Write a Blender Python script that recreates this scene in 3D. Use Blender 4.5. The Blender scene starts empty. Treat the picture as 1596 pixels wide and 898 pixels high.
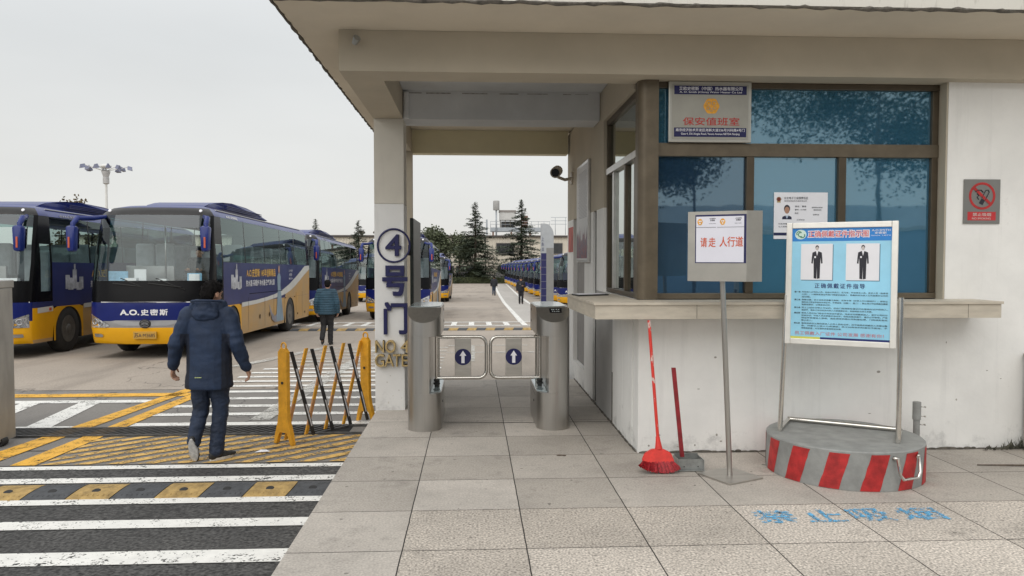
import bpy, bmesh, math, random
from mathutils import Vector, Matrix, noise as mnoise
R = math.radians
random.seed(7)
SC = bpy.context.scene
COL = SC.collection

# ------------------------------------------------------------------ camera
cam_d = bpy.data.cameras.new('camera'); cam = bpy.data.objects.new('camera', cam_d); COL.objects.link(cam)
cam_d.sensor_width = 36; cam_d.lens = 26.62; cam_d.clip_start = .05; cam_d.clip_end = 3000
cam.location = (0, 0, 1.65)
cam.rotation_euler = (R(90 - 2.184), 0, R(-2.911))
SC.camera = cam
# ------------------------------------------------------------------ sky, sun, exposure
SUN_EL, SUN_AZ = R(41), R(198)
w = bpy.data.worlds.new('World'); SC.world = w; w.use_nodes = True
nt = w.node_tree; nt.nodes.clear()
def wn(t): return nt.nodes.new(t)
out = wn('ShaderNodeOutputWorld'); bg = wn('ShaderNodeBackground'); bg.inputs['Strength'].default_value = .1
sky = wn('ShaderNodeTexSky'); sky.sky_type = 'NISHITA'; sky.sun_disc = False
sky.sun_elevation = SUN_EL; sky.sun_rotation = SUN_AZ
hs = wn('ShaderNodeHueSaturation'); hs.inputs['Saturation'].default_value = .16; hs.inputs['Value'].default_value = 1.0
nt.links.new(sky.outputs[0], hs.inputs['Color'])
tc = wn('ShaderNodeTexCoord'); sx = wn('ShaderNodeSeparateXYZ'); nt.links.new(tc.outputs['Generated'], sx.inputs[0])
cr = wn('ShaderNodeValToRGB')
cr.color_ramp.elements[0].position = 0.0; cr.color_ramp.elements[0].color = (.675, .655, .62, 1)
e = cr.color_ramp.elements.new(.06); e.color = (.69, .69, .665, 1)
e = cr.color_ramp.elements.new(.25); e.color = (.65, .67, .675, 1)
e = cr.color_ramp.elements.new(.55); e.color = (.86, .88, .90, 1)
cr.color_ramp.elements[-1].position = 1.0; cr.color_ramp.elements[-1].color = (1.25, 1.27, 1.28, 1)
nt.links.new(sx.outputs[2], cr.inputs[0])
nz = wn('ShaderNodeTexNoise'); nz.inputs['Scale'].default_value = 2.2; nz.inputs['Detail'].default_value = 4
mpn = wn('ShaderNodeMapping'); mpn.inputs['Scale'].default_value = (1, 1, 3.5)
nt.links.new(tc.outputs['Generated'], mpn.inputs[0]); nt.links.new(mpn.outputs[0], nz.inputs[0])
mr = wn('ShaderNodeMapRange'); mr.inputs[1].default_value = .3; mr.inputs[2].default_value = .7
mr.inputs[3].default_value = 10.0; mr.inputs[4].default_value = 10.9
nt.links.new(nz.outputs[0], mr.inputs[0])
vm = wn('ShaderNodeVectorMath'); vm.operation = 'SCALE'
nt.links.new(cr.outputs[0], vm.inputs[0]); nt.links.new(mr.outputs[0], vm.inputs['Scale'])
mx = wn('ShaderNodeMix'); mx.data_type = 'RGBA'; mx.inputs[0].default_value = .88
nt.links.new(hs.outputs[0], mx.inputs[6]); nt.links.new(vm.outputs[0], mx.inputs[7])
nt.links.new(mx.outputs[2], bg.inputs[0]); nt.links.new(bg.outputs[0], out.inputs[0])
sun_d = bpy.data.lights.new('sun', 'SUN'); sun = bpy.data.objects.new('sun', sun_d); COL.objects.link(sun)
sun_d.energy = 1.5; sun_d.angle = R(75); sun_d.color = (1, .95, .88)
sun.rotation_euler = (R(52), 0, R(-18))
SC.view_settings.view_transform = 'Standard'; SC.view_settings.look = 'None'
SC.view_settings.gamma = 1; SC.view_settings.exposure = 0.17; SC.view_settings.use_curve_mapping = False

# ------------------------------------------------------------------ helpers
def mat(name, col, rough=.6, metal=0., var=.12, scale=4., bump=0., bscale=60., col2=None, contrast=(.35, .65), coat=0., stretch=None, spec=.5, detail=6):
    m = bpy.data.materials.new(name); m.use_nodes = True
    n = m.node_tree; L = n.links; p = n.nodes['Principled BSDF']
    p.inputs['Roughness'].default_value = rough; p.inputs['Metallic'].default_value = metal
    p.inputs['Coat Weight'].default_value = coat; p.inputs['Coat Roughness'].default_value = .06
    p.inputs['Specular IOR Level'].default_value = spec
    c = (*col, 1)
    if var <= 0 and col2 is None and bump <= 0:
        p.inputs['Base Color'].default_value = c; return m
    t = n.nodes.new('ShaderNodeTexCoord'); mp = n.nodes.new('ShaderNodeMapping')
    if stretch: mp.inputs['Scale'].default_value = stretch
    L.new(t.outputs['Object'], mp.inputs[0])
    z = n.nodes.new('ShaderNodeTexNoise'); z.inputs['Scale'].default_value = scale; z.inputs['Detail'].default_value = detail
    z.inputs['Roughness'].default_value = .62
    L.new(mp.outputs[0], z.inputs[0])
    r = n.nodes.new('ShaderNodeValToRGB')
    r.color_ramp.elements[0].position = contrast[0]; r.color_ramp.elements[1].position = contrast[1]
    if col2 is None:
        r.color_ramp.elements[0].color = (*[x * (1 - var) for x in col], 1)
        r.color_ramp.elements[1].color = (*[min(1, x * (1 + var)) for x in col], 1)
    else:
        r.color_ramp.elements[0].color = (*col2, 1); r.color_ramp.elements[1].color = c
    L.new(z.outputs[0], r.inputs[0]); L.new(r.outputs[0], p.inputs['Base Color'])
    if bump > 0:
        z2 = n.nodes.new('ShaderNodeTexNoise'); z2.inputs['Scale'].default_value = bscale; z2.inputs['Detail'].default_value = 4
        L.new(mp.outputs[0], z2.inputs[0])
        b = n.nodes.new('ShaderNodeBump'); b.inputs['Strength'].default_value = bump; b.inputs['Distance'].default_value = .02
        L.new(z2.outputs[0], b.inputs['Height']); L.new(b.outputs[0], p.inputs['Normal'])
    return m

def wear(m, base_mat_alpha=True, scale=9., lo=.42, hi=.52, detail=8):
    """worn paint: a noise mask lets the surface below show through"""
    n = m.node_tree; L = n.links; o = n.nodes['Material Output']; p = n.nodes['Principled BSDF']
    t = n.nodes.new('ShaderNodeTexCoord'); z = n.nodes.new('ShaderNodeTexNoise')
    z.inputs['Scale'].default_value = scale; z.inputs['Detail'].default_value = detail; z.inputs['Roughness'].default_value = .75
    L.new(t.outputs['Object'], z.inputs[0])
    z2 = n.nodes.new('ShaderNodeTexNoise'); z2.inputs['Scale'].default_value = scale * 9; z2.inputs['Detail'].default_value = 4
    L.new(t.outputs['Object'], z2.inputs[0])
    av = n.nodes.new('ShaderNodeMath'); av.operation = 'MULTIPLY_ADD'; av.inputs[1].default_value = .45; L.new(z2.outputs[0], av.inputs[0])
    a2 = n.nodes.new('ShaderNodeMath'); a2.operation = 'MULTIPLY'; a2.inputs[1].default_value = .55; L.new(z.outputs[0], a2.inputs[0]); L.new(a2.outputs[0], av.inputs[2])
    r = n.nodes.new('ShaderNodeMapRange'); r.inputs[1].default_value = lo; r.inputs[2].default_value = hi
    L.new(av.outputs[0], r.inputs[0])
    tr = n.nodes.new('ShaderNodeBsdfTransparent'); ms = n.nodes.new('ShaderNodeMixShader')
    L.new(r.outputs[0], ms.inputs[0]); L.new(tr.outputs[0], ms.inputs[1]); L.new(p.outputs[0], ms.inputs[2]); L.new(ms.outputs[0], o.inputs[0])
    return m

def glass(name, tint, refl=.12, gcol=(.9, .95, 1), rough=.01, body=None, bodymix=0., ior=1.5, warp=0.):
    m = bpy.data.materials.new(name); m.use_nodes = True
    n = m.node_tree; L = n.links; o = n.nodes['Material Output']; n.nodes.remove(n.nodes['Principled BSDF'])
    tr = n.nodes.new('ShaderNodeBsdfTransparent'); tr.inputs[0].default_value = (*tint, 1)
    g = n.nodes.new('ShaderNodeBsdfGlossy'); g.inputs['Roughness'].default_value = rough; g.inputs[0].default_value = (*gcol, 1)
    lf = n.nodes.new('ShaderNodeLayerWeight'); lf.inputs['Blend'].default_value = .5
    f0 = ((ior - 1) / (ior + 1)) ** 2
    pw = n.nodes.new('ShaderNodeMath'); pw.operation = 'POWER'; pw.inputs[1].default_value = 5; L.new(lf.outputs['Facing'], pw.inputs[0])
    lw = n.nodes.new('ShaderNodeMath'); lw.operation = 'MULTIPLY_ADD'; lw.inputs[1].default_value = 1 - f0; lw.inputs[2].default_value = f0; L.new(pw.outputs[0], lw.inputs[0])
    ad = n.nodes.new('ShaderNodeMath'); ad.operation = 'ADD'; ad.use_clamp = True; ad.inputs[1].default_value = refl
    L.new(lw.outputs[0], ad.inputs[0])
    ms = n.nodes.new('ShaderNodeMixShader'); L.new(ad.outputs[0], ms.inputs[0])
    if warp:
        tc_ = n.nodes.new('ShaderNodeTexCoord'); wz = n.nodes.new('ShaderNodeTexNoise'); wz.inputs['Scale'].default_value = 2.2; wz.inputs['Detail'].default_value = 2; L.new(tc_.outputs['Object'], wz.inputs[0])
        bu = n.nodes.new('ShaderNodeBump'); bu.inputs['Strength'].default_value = warp; bu.inputs['Distance'].default_value = .02; L.new(wz.outputs[0], bu.inputs['Height']); L.new(bu.outputs[0], g.inputs['Normal'])
    if body:
        d = n.nodes.new('ShaderNodeBsdfDiffuse'); d.inputs[0].default_value = (*body, 1)
        m2 = n.nodes.new('ShaderNodeMixShader'); m2.inputs[0].default_value = bodymix
        L.new(tr.outputs[0], m2.inputs[1]); L.new(d.outputs[0], m2.inputs[2]); L.new(m2.outputs[0], ms.inputs[1])
    else:
        L.new(tr.outputs[0], ms.inputs[1])
    L.new(g.outputs[0], ms.inputs[2]); L.new(ms.outputs[0], o.inputs[0])
    return m

def wall_mat(name, col, foot=.5):
    """painted plaster: mottling, thin run marks, splashed dirt at the foot"""
    m = mat(name, col, .8, var=.07, scale=1.3, bump=.08, bscale=25); n = m.node_tree; L = n.links; p = n.nodes['Principled BSDF']; N = n.nodes.new
    src = p.inputs['Base Color'].links[0].from_socket
    t = N('ShaderNodeTexCoord'); mp = N('ShaderNodeMapping'); mp.inputs['Scale'].default_value = (5, 5, .35); L.new(t.outputs['Object'], mp.inputs[0])
    s = N('ShaderNodeTexNoise'); s.inputs['Scale'].default_value = 1.7; s.inputs['Detail'].default_value = 7; s.inputs['Roughness'].default_value = .7; L.new(mp.outputs[0], s.inputs[0])
    r = N('ShaderNodeMapRange'); r.inputs[1].default_value = .54; r.inputs[2].default_value = .80; r.inputs[3].default_value = 1; r.inputs[4].default_value = .88; L.new(s.outputs[0], r.inputs[0])
    sp = N('ShaderNodeSeparateXYZ'); L.new(t.outputs['Object'], sp.inputs[0])
    d = N('ShaderNodeTexNoise'); d.inputs['Scale'].default_value = 5; d.inputs['Detail'].default_value = 8; d.inputs['Roughness'].default_value = .75; L.new(t.outputs['Object'], d.inputs[0])
    dz = N('ShaderNodeMath'); dz.operation = 'MULTIPLY_ADD'; dz.inputs[1].default_value = -.62; L.new(sp.outputs[2], dz.inputs[0]); L.new(d.outputs[0], dz.inputs[2])
    dr = N('ShaderNodeMapRange'); dr.inputs[1].default_value = .44; dr.inputs[2].default_value = .66; dr.inputs[3].default_value = 1; dr.inputs[4].default_value = foot; L.new(dz.outputs[0], dr.inputs[0])
    bl = N('ShaderNodeTexNoise'); bl.inputs['Scale'].default_value = 2.6; bl.inputs['Detail'].default_value = 10; bl.inputs['Roughness'].default_value = .8; L.new(t.outputs['Object'], bl.inputs[0])
    br = N('ShaderNodeMapRange'); br.inputs[1].default_value = .60; br.inputs[2].default_value = .70; br.inputs[3].default_value = 1; br.inputs[4].default_value = .86; L.new(bl.outputs[0], br.inputs[0])
    a = N('ShaderNodeMath'); a.operation = 'MULTIPLY'; L.new(r.outputs[0], a.inputs[0]); L.new(dr.outputs[0], a.inputs[1])
    b = N('ShaderNodeMath'); b.operation = 'MULTIPLY'; L.new(a.outputs[0], b.inputs[0]); L.new(br.outputs[0], b.inputs[1])
    v = N('ShaderNodeVectorMath'); v.operation = 'SCALE'; L.new(src, v.inputs[0]); L.new(b.outputs[0], v.inputs['Scale']); L.new(v.outputs[0], p.inputs['Base Color'])
    return m
class MB:
    """collects shapes into one mesh"""
    def __init__(s): s.bm = bmesh.new()
    def box(s, x0, x1, y0, y1, z0, z1, mi=0, bev=0., M=None):
        r = bmesh.ops.create_cube(s.bm, size=1)
        vs = r['verts']
        for v in vs:
            v.co = Vector((x0 + (v.co.x + .5) * (x1 - x0), y0 + (v.co.y + .5) * (y1 - y0), z0 + (v.co.z + .5) * (z1 - z0)))
        fs = {f for v in vs for f in v.link_faces}
        for f in fs: f.material_index = mi
        if bev > 0:
            es = list({e for v in vs for e in v.link_edges})
            b = bmesh.ops.bevel(s.bm, geom=es, offset=bev, segments=2, affect='EDGES', profile=.5, material=-1)
            vs = list({v for f in b['faces'] for v in f.verts} | {v for v in vs if v.is_valid})
        if M is not None:
            vv = set(vs)
            if bev > 0:
                stack = list(vv); 
                while stack:
                    v = stack.pop()
                    for e_ in v.link_edges:
                        o_ = e_.other_vert(v)
                        if o_ not in vv: vv.add(o_); stack.append(o_)
            for v in vv: v.co = M @ v.co
        return s
    def ring(s, pts):
        return [s.bm.verts.new(p) for p in pts]
    def tube(s, pts, r, n=10, mi=0, caps=True, closed=False):
        pts = [Vector(p) for p in pts]; rr = r if isinstance(r, (list, tuple)) else [r] * len(pts)
        rings = []; prev = None
        N = len(pts)
        for i, p in enumerate(pts):
            if closed: d = (pts[(i + 1) % N] - pts[i - 1]).normalized()
            else: d = ((pts[min(i + 1, N - 1)] - p).normalized() + (p - pts[max(i - 1, 0)]).normalized()).normalized()
            if prev is None:
                a = Vector((0, 0, 1)) if abs(d.z) < .9 else Vector((1, 0, 0)); u = d.cross(a).normalized()
            else:
                u = (prev - d * prev.dot(d)).normalized()
            prev = u; v = d.cross(u)
            k = 1.
            if 0 < i < N - 1 or closed:
                d1 = (p - pts[i - 1]).normalized(); c_ = max(.5, d.dot(d1)); k = 1 / c_
            rings.append(s.ring([p + (u * math.cos(2 * math.pi * j / n) + v * math.sin(2 * math.pi * j / n)) * rr[i] * (k if False else 1) for j in range(n)]))
        for i in range(N if closed else N - 1):
            a, b = rings[i], rings[(i + 1) % N]
            for j in range(n):
                f = s.bm.faces.new((a[j], a[(j + 1) % n], b[(j + 1) % n], b[j])); f.material_index = mi; f.smooth = True
        if caps and not closed:
            f = s.bm.faces.new(rings[0][::-1]); f.material_index = mi
            f = s.bm.faces.new(rings[-1]); f.material_index = mi
        return s
    def lathe(s, prof, n=24, mi=0, c=(0, 0, 0), caps=True):
        rings = [s.ring([(c[0] + r * math.cos(2 * math.pi * j / n), c[1] + r * math.sin(2 * math.pi * j / n), c[2] + z) for j in range(n)]) for r, z in prof]
        for a, b in zip(rings, rings[1:]):
            for j in range(n):
                f = s.bm.faces.new((a[j], a[(j + 1) % n], b[(j + 1) % n], b[j])); f.material_index = mi; f.smooth = True
        if caps:
            if prof[0][0] > 1e-5: s.bm.faces.new(rings[0][::-1]).material_index = mi
            if prof[-1][0] > 1e-5: s.bm.faces.new(rings[-1]).material_index = mi
        return s
    def prism(s, poly, f0, f1, mi=0):
        """poly: 2d points; f0,f1 map 2d->3d for the two ends"""
        a = s.ring([f0(p) for p in poly]); b = s.ring([f1(p) for p in poly]); n = len(poly)
        s.bm.faces.new(a[::-1]).material_index = mi; s.bm.faces.new(b).material_index = mi
        for j in range(n): s.bm.faces.new((a[j], a[(j + 1) % n], b[(j + 1) % n], b[j])).material_index = mi
        return s
    def face(s, pts, mi=0):
        f = s.bm.faces.new(s.ring(pts)); f.material_index = mi; return f
    def ball(s, c, r, mi=0, u=14, v=10, M=None):
        q = bmesh.ops.create_uvsphere(s.bm, u_segments=u, v_segments=v, radius=1)
        rr = r if isinstance(r, (tuple, list)) else (r, r, r)
        for vv in q['verts']:
            p = Vector((vv.co.x * rr[0], vv.co.y * rr[1], vv.co.z * rr[2]))
            if M is not None: p = M @ p
            vv.co = p + Vector(c)
            for f in vv.link_faces: f.material_index = mi; f.smooth = True
        return s
    def tmesh(s, me, M, mi=0):
        """append a text mesh"""
        off = len(s.bm.verts); vs = [s.bm.verts.new(M @ v.co) for v in me.vertices]
        for p in me.polygons:
            try: s.bm.faces.new([vs[i] for i in p.vertices]).material_index = mi
            except ValueError: pass
        return s
    def build(s, name, m, parent=None, smooth=None, norm=True, world=True):
        if norm: bmesh.ops.recalc_face_normals(s.bm, faces=s.bm.faces)
        if parent is not None and world:
            l = parent.get('_o')
            if l is not None:
                for v in s.bm.verts: v.co -= Vector(l)
        for e_ in s.bm.edges:
            if len(e_.link_faces) == 2 and e_.calc_face_angle(0) > .65: e_.smooth = False
        me = bpy.data.meshes.new(name); s.bm.to_mesh(me); s.bm.free()
        for x in (m if isinstance(m, (list, tuple)) else [m]): me.materials.append(x)
        o = bpy.data.objects.new(name, me); COL.objects.link(o)
        if parent is not None: o.parent = parent
        if smooth is not None:
            for p in me.polygons: p.use_smooth = smooth
        return o

def tag(o, label=None, cat=None, group=None, kind=None):
    if label: o['label'] = label
    if cat: o['category'] = cat
    if group: o['group'] = group
    if kind: o['kind'] = kind
    return o
def thing(name, label, cat, loc=(0, 0, 0), rot=(0, 0, 0), group=None, local=False):
    """an Empty at the thing's base; parts are given in world coordinates unless local"""
    o = bpy.data.objects.new(name, None); COL.objects.link(o); o.location = loc; o.rotation_euler = rot
    o.empty_display_size = .2
    if not local and tuple(rot) == (0, 0, 0): o['_o'] = list(loc)
    return tag(o, label, cat, group)
CH = {}
def kids(o): return [c for c in bpy.data.objects if c.parent == o]
def copy_tree(o, parent=None, d=None):
    """a thing, its parts and their sub-parts"""
    if d is None:
        d = {}
        for q_ in bpy.data.objects:
            if q_.parent is not None: d.setdefault(q_.parent.name, []).append(q_)
    c = o.copy(); COL.objects.link(c)
    if parent is not None: c.parent = parent
    for k in d.get(o.name, []): copy_tree(k, c, d)
    return c
TX = {}
def text(body, size=1., bold=0., spacing=1., ext=0., align='CENTER', res=3, font_shear=0.):
    k = (body, size, bold, spacing, ext, align, res, font_shear)
    if k in TX: return TX[k]
    cu = bpy.data.curves.new('writing', 'FONT'); cu.body = body; cu.size = size; cu.offset = bold; cu.space_character = spacing
    cu.extrude = ext; cu.align_x = align; cu.resolution_u = res; cu.shear = font_shear
    ob = bpy.data.objects.new('writing', cu); COL.objects.link(ob)
    dg = bpy.context.evaluated_depsgraph_get()
    me = bpy.data.meshes.new_from_object(ob.evaluated_get(dg))
    bpy.data.objects.remove(ob); bpy.data.curves.remove(cu)
    TX[k] = me; return me
FRONT = Matrix.Rotation(R(90), 4, 'X')          # text in XY -> standing, read from -Y
def write(mb, body, box, y, mi=0, bold=0., fit=True, spacing=1., align='CENTER', ext=0., base=None):
    """letters filling box=(x0,x1,z0,z1) on the plane y, read from -Y"""
    base = base or FRONT
    me = text(body, 1., 0., spacing, 0., 'LEFT')
    xs = [v.co.x for v in me.vertices]; ys = [v.co.y for v in me.vertices]
    if not xs: return mb
    x0, x1, z0, z1 = box; w_, h_ = max(xs) - min(xs), max(ys) - min(ys)
    sy = (z1 - z0) / h_; sxx = (x1 - x0) / w_ if fit else sy
    ox = x0 if (fit or align == 'LEFT') else (x0 + x1) / 2 - w_ * sxx / 2
    M = Matrix.Translation((ox, y, z0)) @ base @ Matrix.Diagonal((sxx, sy, 1, 1)) @ Matrix.Translation((-min(xs), -min(ys), 0))
    if ext > 0: me = text(body, 1., 0., spacing, ext / sy, 'LEFT')
    if bold <= 0: return mb.tmesh(me, M, mi)
    k = .55 * bold
    for i, (a, b) in enumerate(((-k, -k), (k, -k), (k, k), (-k, k), (0, 0))):
        mb.tmesh(me, Matrix.Translation((a * sy, -.00012 * i - (.0006 * i if ext > 0 else 0), b * sy)) @ M, mi)
    return mb
def grid_wall(us, zs, solid, t, f):
    """one-piece wall with openings; f(u,z,d) -> xyz, d in 0..t"""
    mb = MB(); bm = mb.bm; V = {}
    def v(i, j, k):
        if (i, j, k) not in V: V[i, j, k] = bm.verts.new(f(us[i], zs[j], t * k))
        return V[i, j, k]
    S = lambda i, j: 0 <= i < len(us) - 1 and 0 <= j < len(zs) - 1 and solid((us[i] + us[i + 1]) / 2, (zs[j] + zs[j + 1]) / 2)
    for i in range(len(us) - 1):
        for j in range(len(zs) - 1):
            if not S(i, j): continue
            for k in (0, 1): bm.faces.new([v(i, j, k), v(i + 1, j, k), v(i + 1, j + 1, k), v(i, j + 1, k)])
            if not S(i - 1, j): bm.faces.new([v(i, j, 0), v(i, j + 1, 0), v(i, j + 1, 1), v(i, j, 1)])
            if not S(i + 1, j): bm.faces.new([v(i + 1, j, 0), v(i + 1, j + 1, 0), v(i + 1, j + 1, 1), v(i + 1, j, 1)])
            if not S(i, j - 1): bm.faces.new([v(i, j, 0), v(i + 1, j, 0), v(i + 1, j, 1), v(i, j, 1)])
            if not S(i, j + 1): bm.faces.new([v(i, j + 1, 0), v(i + 1, j + 1, 0), v(i + 1, j + 1, 1), v(i, j + 1, 1)])
    return mb
PROF = [(-60, .10), (0, .10), (3, .14), (7, .21), (12, .28), (22, .43), (30, .64), (49, 1.2), (66, 1.5), (110, 1.9), (1500, 1.9)]
def zr(y):
    for (a, za), (b, zb) in zip(PROF, PROF[1:]):
        if y <= b: return -(za + (zb - za) * (y - a) / (b - a))
    return -PROF[-1][1]
def sheets(name, polys, off, m, label=None):
    """flat polygons laid on the ground profile, off metres above it"""
    mb = MB(); bm = mb.bm
    for p in polys: mb.face([(x, y, 0) for x, y in p])
    for yb, _ in PROF[1:-1]:
        bmesh.ops.bisect_plane(bm, geom=bm.verts[:] + bm.edges[:] + bm.faces[:], plane_co=(0, yb, 0), plane_no=(0, 1, 0))
    for v in bm.verts: v.co.z = zr(v.co.y) + off
    for f in bm.faces:
        if f.normal.z < 0: f.normal_flip()
    bmesh.ops.recalc_face_normals(bm, faces=bm.faces)
    for f in bm.faces:
        f.normal_update()
        if f.normal.z < 0: f.normal_flip()
    o = mb.build(name, m, norm=False); o['kind'] = 'structure'; return o
def rect(x0, x1, y0, y1): return [(x0, y0), (x1, y0), (x1, y1), (x0, y1)]
# ------------------------------------------------------------------ materials
M_white = wall_mat('white_wall_paint', (.80, .795, .77), .62)
M_beige = mat('old_beige_paint', (.465, .415, .33), .85, var=.07, scale=1.1, bump=.06, bscale=20)
M_olive = mat('olive_beige_paint', (.66, .61, .43), .85, var=.06, scale=1.2, bump=.05, bscale=20)
M_slabpaint = mat('soffit_paint', (.66, .595, .49), .85, var=.07, scale=.9, bump=.05, bscale=18)
M_grayw = mat('grey_white_paint', (.56, .57, .58), .85, var=.08, scale=1.8, bump=.06, bscale=22)
M_stain = mat('black_mould_stain', (.10, .09, .075), .9, var=.4, scale=20, bump=.2)
M_stone = mat('counter_stone', (.50, .45, .37), .55, var=.10, scale=6, stretch=(1, 1, 4), bump=.03)
M_bronze = mat('bronze_aluminium', (.085, .066, .044), .42, metal=.35, var=.1, scale=9)
M_bronzel = mat('worn_bronze_aluminium', (.13, .105, .072), .45, metal=.35, var=.14, scale=7)
M_alu = mat('silver_aluminium', (.55, .54, .52), .35, metal=.7, var=.08, scale=12)
M_dark = mat('black_rubber', (.018, .018, .018), .7, var=.2, scale=30)
M_black = mat('gloss_black', (.008, .008, .010), .18, var=0, spec=.5)
M_steel = mat('brushed_stainless', (.47, .455, .43), .30, metal=.95, var=.06, scale=25, stretch=(1, 1, .03), bump=.02, bscale=90)
M_steelh = mat('brushed_steel_plate', (.47, .45, .415), .36, metal=.85, var=.10, scale=14, stretch=(.2, 1, 1))
M_chrome = mat('polished_tube', (.62, .60, .56), .16, metal=1., var=.05, scale=15)
M_blue = mat('sign_blue', (.006, .007, .075), .45, var=.1, scale=20)
M_gold = mat('aged_gold', (.50, .37, .17), .42, metal=.45, var=.2, scale=18)
M_red = mat('red_plastic', (.62, .03, .02), .45, var=.15, scale=14)
M_redp = mat('red_paint', (.42, .022, .022), .55, var=.3, scale=9, bump=.1)
M_greyp = mat('grey_paint', (.27, .275, .265), .6, var=.16, scale=7, bump=.08)
M_paper = mat('white_paper', (.80, .80, .84), .6, var=.02, scale=5)
M_ink = mat('black_ink', (.02, .02, .03), .6, var=0)
M_redink = mat('red_ink', (.50, .035, .03), .6, var=0)
M_orink = mat('orange_red_ink', (.62, .10, .03), .6, var=0)
M_orange = mat('orange_ink', (.75, .36, .04), .6, var=.15, scale=40)
M_yellowp = mat('barrier_yellow', (.66, .32, .018), .5, var=.15, scale=10)
M_wline = wear(mat('white_road_paint', (.76, .75, .71), .7, var=.07, scale=9, bump=.1, bscale=120), scale=6, lo=.41, hi=.455)
M_wfaint = wear(mat('worn_white_paint', (.56, .55, .51), .7, var=.08), scale=5, lo=.42, hi=.56)
M_yline = wear(mat('yellow_road_paint', (.72, .39, .045), .7, var=.14, scale=6), scale=6, lo=.40, hi=.46)
M_yhatch = wear(mat('faded_yellow_paint', (.58, .36, .10), .75, var=.2, scale=5), scale=5, lo=.43, hi=.49)
M_bpaint = wear(mat('blue_stencil_paint', (.14, .46, .74), .7, var=.2, scale=20), scale=15, lo=.488, hi=.535)
M_leafd = mat('cedar_needles', (.070, .090, .058), .75, var=.45, scale=1.2)
M_leaf = mat('broadleaf', (.045, .065, .028), .6, var=.4, scale=2.)
M_hedge = mat('hedge_leaves', (.065, .078, .036), .75, var=.4, scale=3)
M_bark = mat('bark', (.11, .085, .065), .9, var=.3, scale=12, bump=.4)
M_skin = mat('skin', (.42, .235, .16), .5, var=.08, scale=12)
M_hair = mat('black_hair', (.006, .005, .005), .75, var=.3, scale=60, bump=.3, bscale=150, spec=.15)

def ground_mat(name, c1, c2, fine, bumpv, stain=.0, crack=True, speck=None, big=.22):
    m = bpy.data.materials.new(name); m.use_nodes = True; n = m.node_tree; L = n.links; p = n.nodes['Principled BSDF']
    t = n.nodes.new('ShaderNodeTexCoord')
    a = n.nodes.new('ShaderNodeTexNoise'); a.inputs['Scale'].default_value = big; a.inputs['Detail'].default_value = 9; a.inputs['Roughness'].default_value = .65
    b = n.nodes.new('ShaderNodeTexNoise'); b.inputs['Scale'].default_value = fine; b.inputs['Detail'].default_value = 3
    L.new(t.outputs['Object'], a.inputs[0]); L.new(t.outputs['Object'], b.inputs[0])
    r = n.nodes.new('ShaderNodeValToRGB'); r.color_ramp.elements[0].position = .34; r.color_ramp.elements[1].position = .66
    r.color_ramp.elements[0].color = (*c2, 1); r.color_ramp.elements[1].color = (*c1, 1); L.new(a.outputs[0], r.inputs[0])
    rb = n.nodes.new('ShaderNodeMapRange'); rb.inputs[1].default_value = .3; rb.inputs[2].default_value = .7
    rb.inputs[3].default_value = 1 - (speck or .18); rb.inputs[4].default_value = 1 + (speck or .18); L.new(b.outputs[0], rb.inputs[0])
    mu = n.nodes.new('ShaderNodeVectorMath'); mu.operation = 'SCALE'; L.new(r.outputs[0], mu.inputs[0]); L.new(rb.outputs[0], mu.inputs['Scale'])
    last = mu.outputs[0]
    # oil drips / tyre scuffs, long in the driving direction
    mp = n.nodes.new('ShaderNodeMapping'); mp.inputs['Scale'].default_value = (1.1, .16, 1); L.new(t.outputs['Object'], mp.inputs[0])
    s = n.nodes.new('ShaderNodeTexNoise'); s.inputs['Scale'].default_value = 1.3; s.inputs['Detail'].default_value = 7; L.new(mp.outputs[0], s.inputs[0])
    sr = n.nodes.new('ShaderNodeMapRange'); sr.inputs[1].default_value = .52; sr.inputs[2].default_value = .72
    sr.inputs[3].default_value = 1.; sr.inputs[4].default_value = 1 - stain; L.new(s.outputs[0], sr.inputs[0])
    m2 = n.nodes.new('ShaderNodeVectorMath'); m2.operation = 'SCALE'; L.new(last, m2.inputs[0]); L.new(sr.outputs[0], m2.inputs['Scale']); last = m2.outputs[0]
    if crack:
        v = n.nodes.new('ShaderNodeTexVoronoi'); v.feature = 'DISTANCE_TO_EDGE'; v.inputs['Scale'].default_value = .13
        wv = n.nodes.new('ShaderNodeTexNoise'); wv.inputs['Scale'].default_value = .9; wv.inputs['Detail'].default_value = 5; L.new(t.outputs['Object'], wv.inputs[0])
        av = n.nodes.new('ShaderNodeVectorMath'); av.operation = 'ADD'; sc = n.nodes.new('ShaderNodeVectorMath'); sc.operation = 'SCALE'; sc.inputs['Scale'].default_value = 1.6
        L.new(wv.outputs['Color'], sc.inputs[0]); L.new(t.outputs['Object'], av.inputs[0]); L.new(sc.outputs[0], av.inputs[1]); L.new(av.outputs[0], v.inputs[0])
        cr_ = n.nodes.new('ShaderNodeMapRange'); cr_.inputs[1].default_value = .0006; cr_.inputs[2].default_value = .0022; cr_.inputs[3].default_value = .45; cr_.inputs[4].default_value = 1
        L.new(v.outputs[0], cr_.inputs[0])
        m3 = n.nodes.new('ShaderNodeVectorMath'); m3.operation = 'SCALE'; L.new(last, m3.inputs[0]); L.new(cr_.outputs[0], m3.inputs['Scale']); last = m3.outputs[0]
    L.new(last, p.inputs['Base Color']); p.inputs['Roughness'].default_value = .85
    bm_ = n.nodes.new('ShaderNodeBump'); bm_.inputs['Strength'].default_value = bumpv; bm_.inputs['Distance'].default_value = .012
    L.new(b.outputs[0], bm_.inputs['Height']); L.new(bm_.outputs[0], p.inputs['Normal'])
    return m
M_yard = ground_mat('yard_concrete', (.375, .322, .268), (.29, .252, .212), 45, .15, .26)
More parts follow.
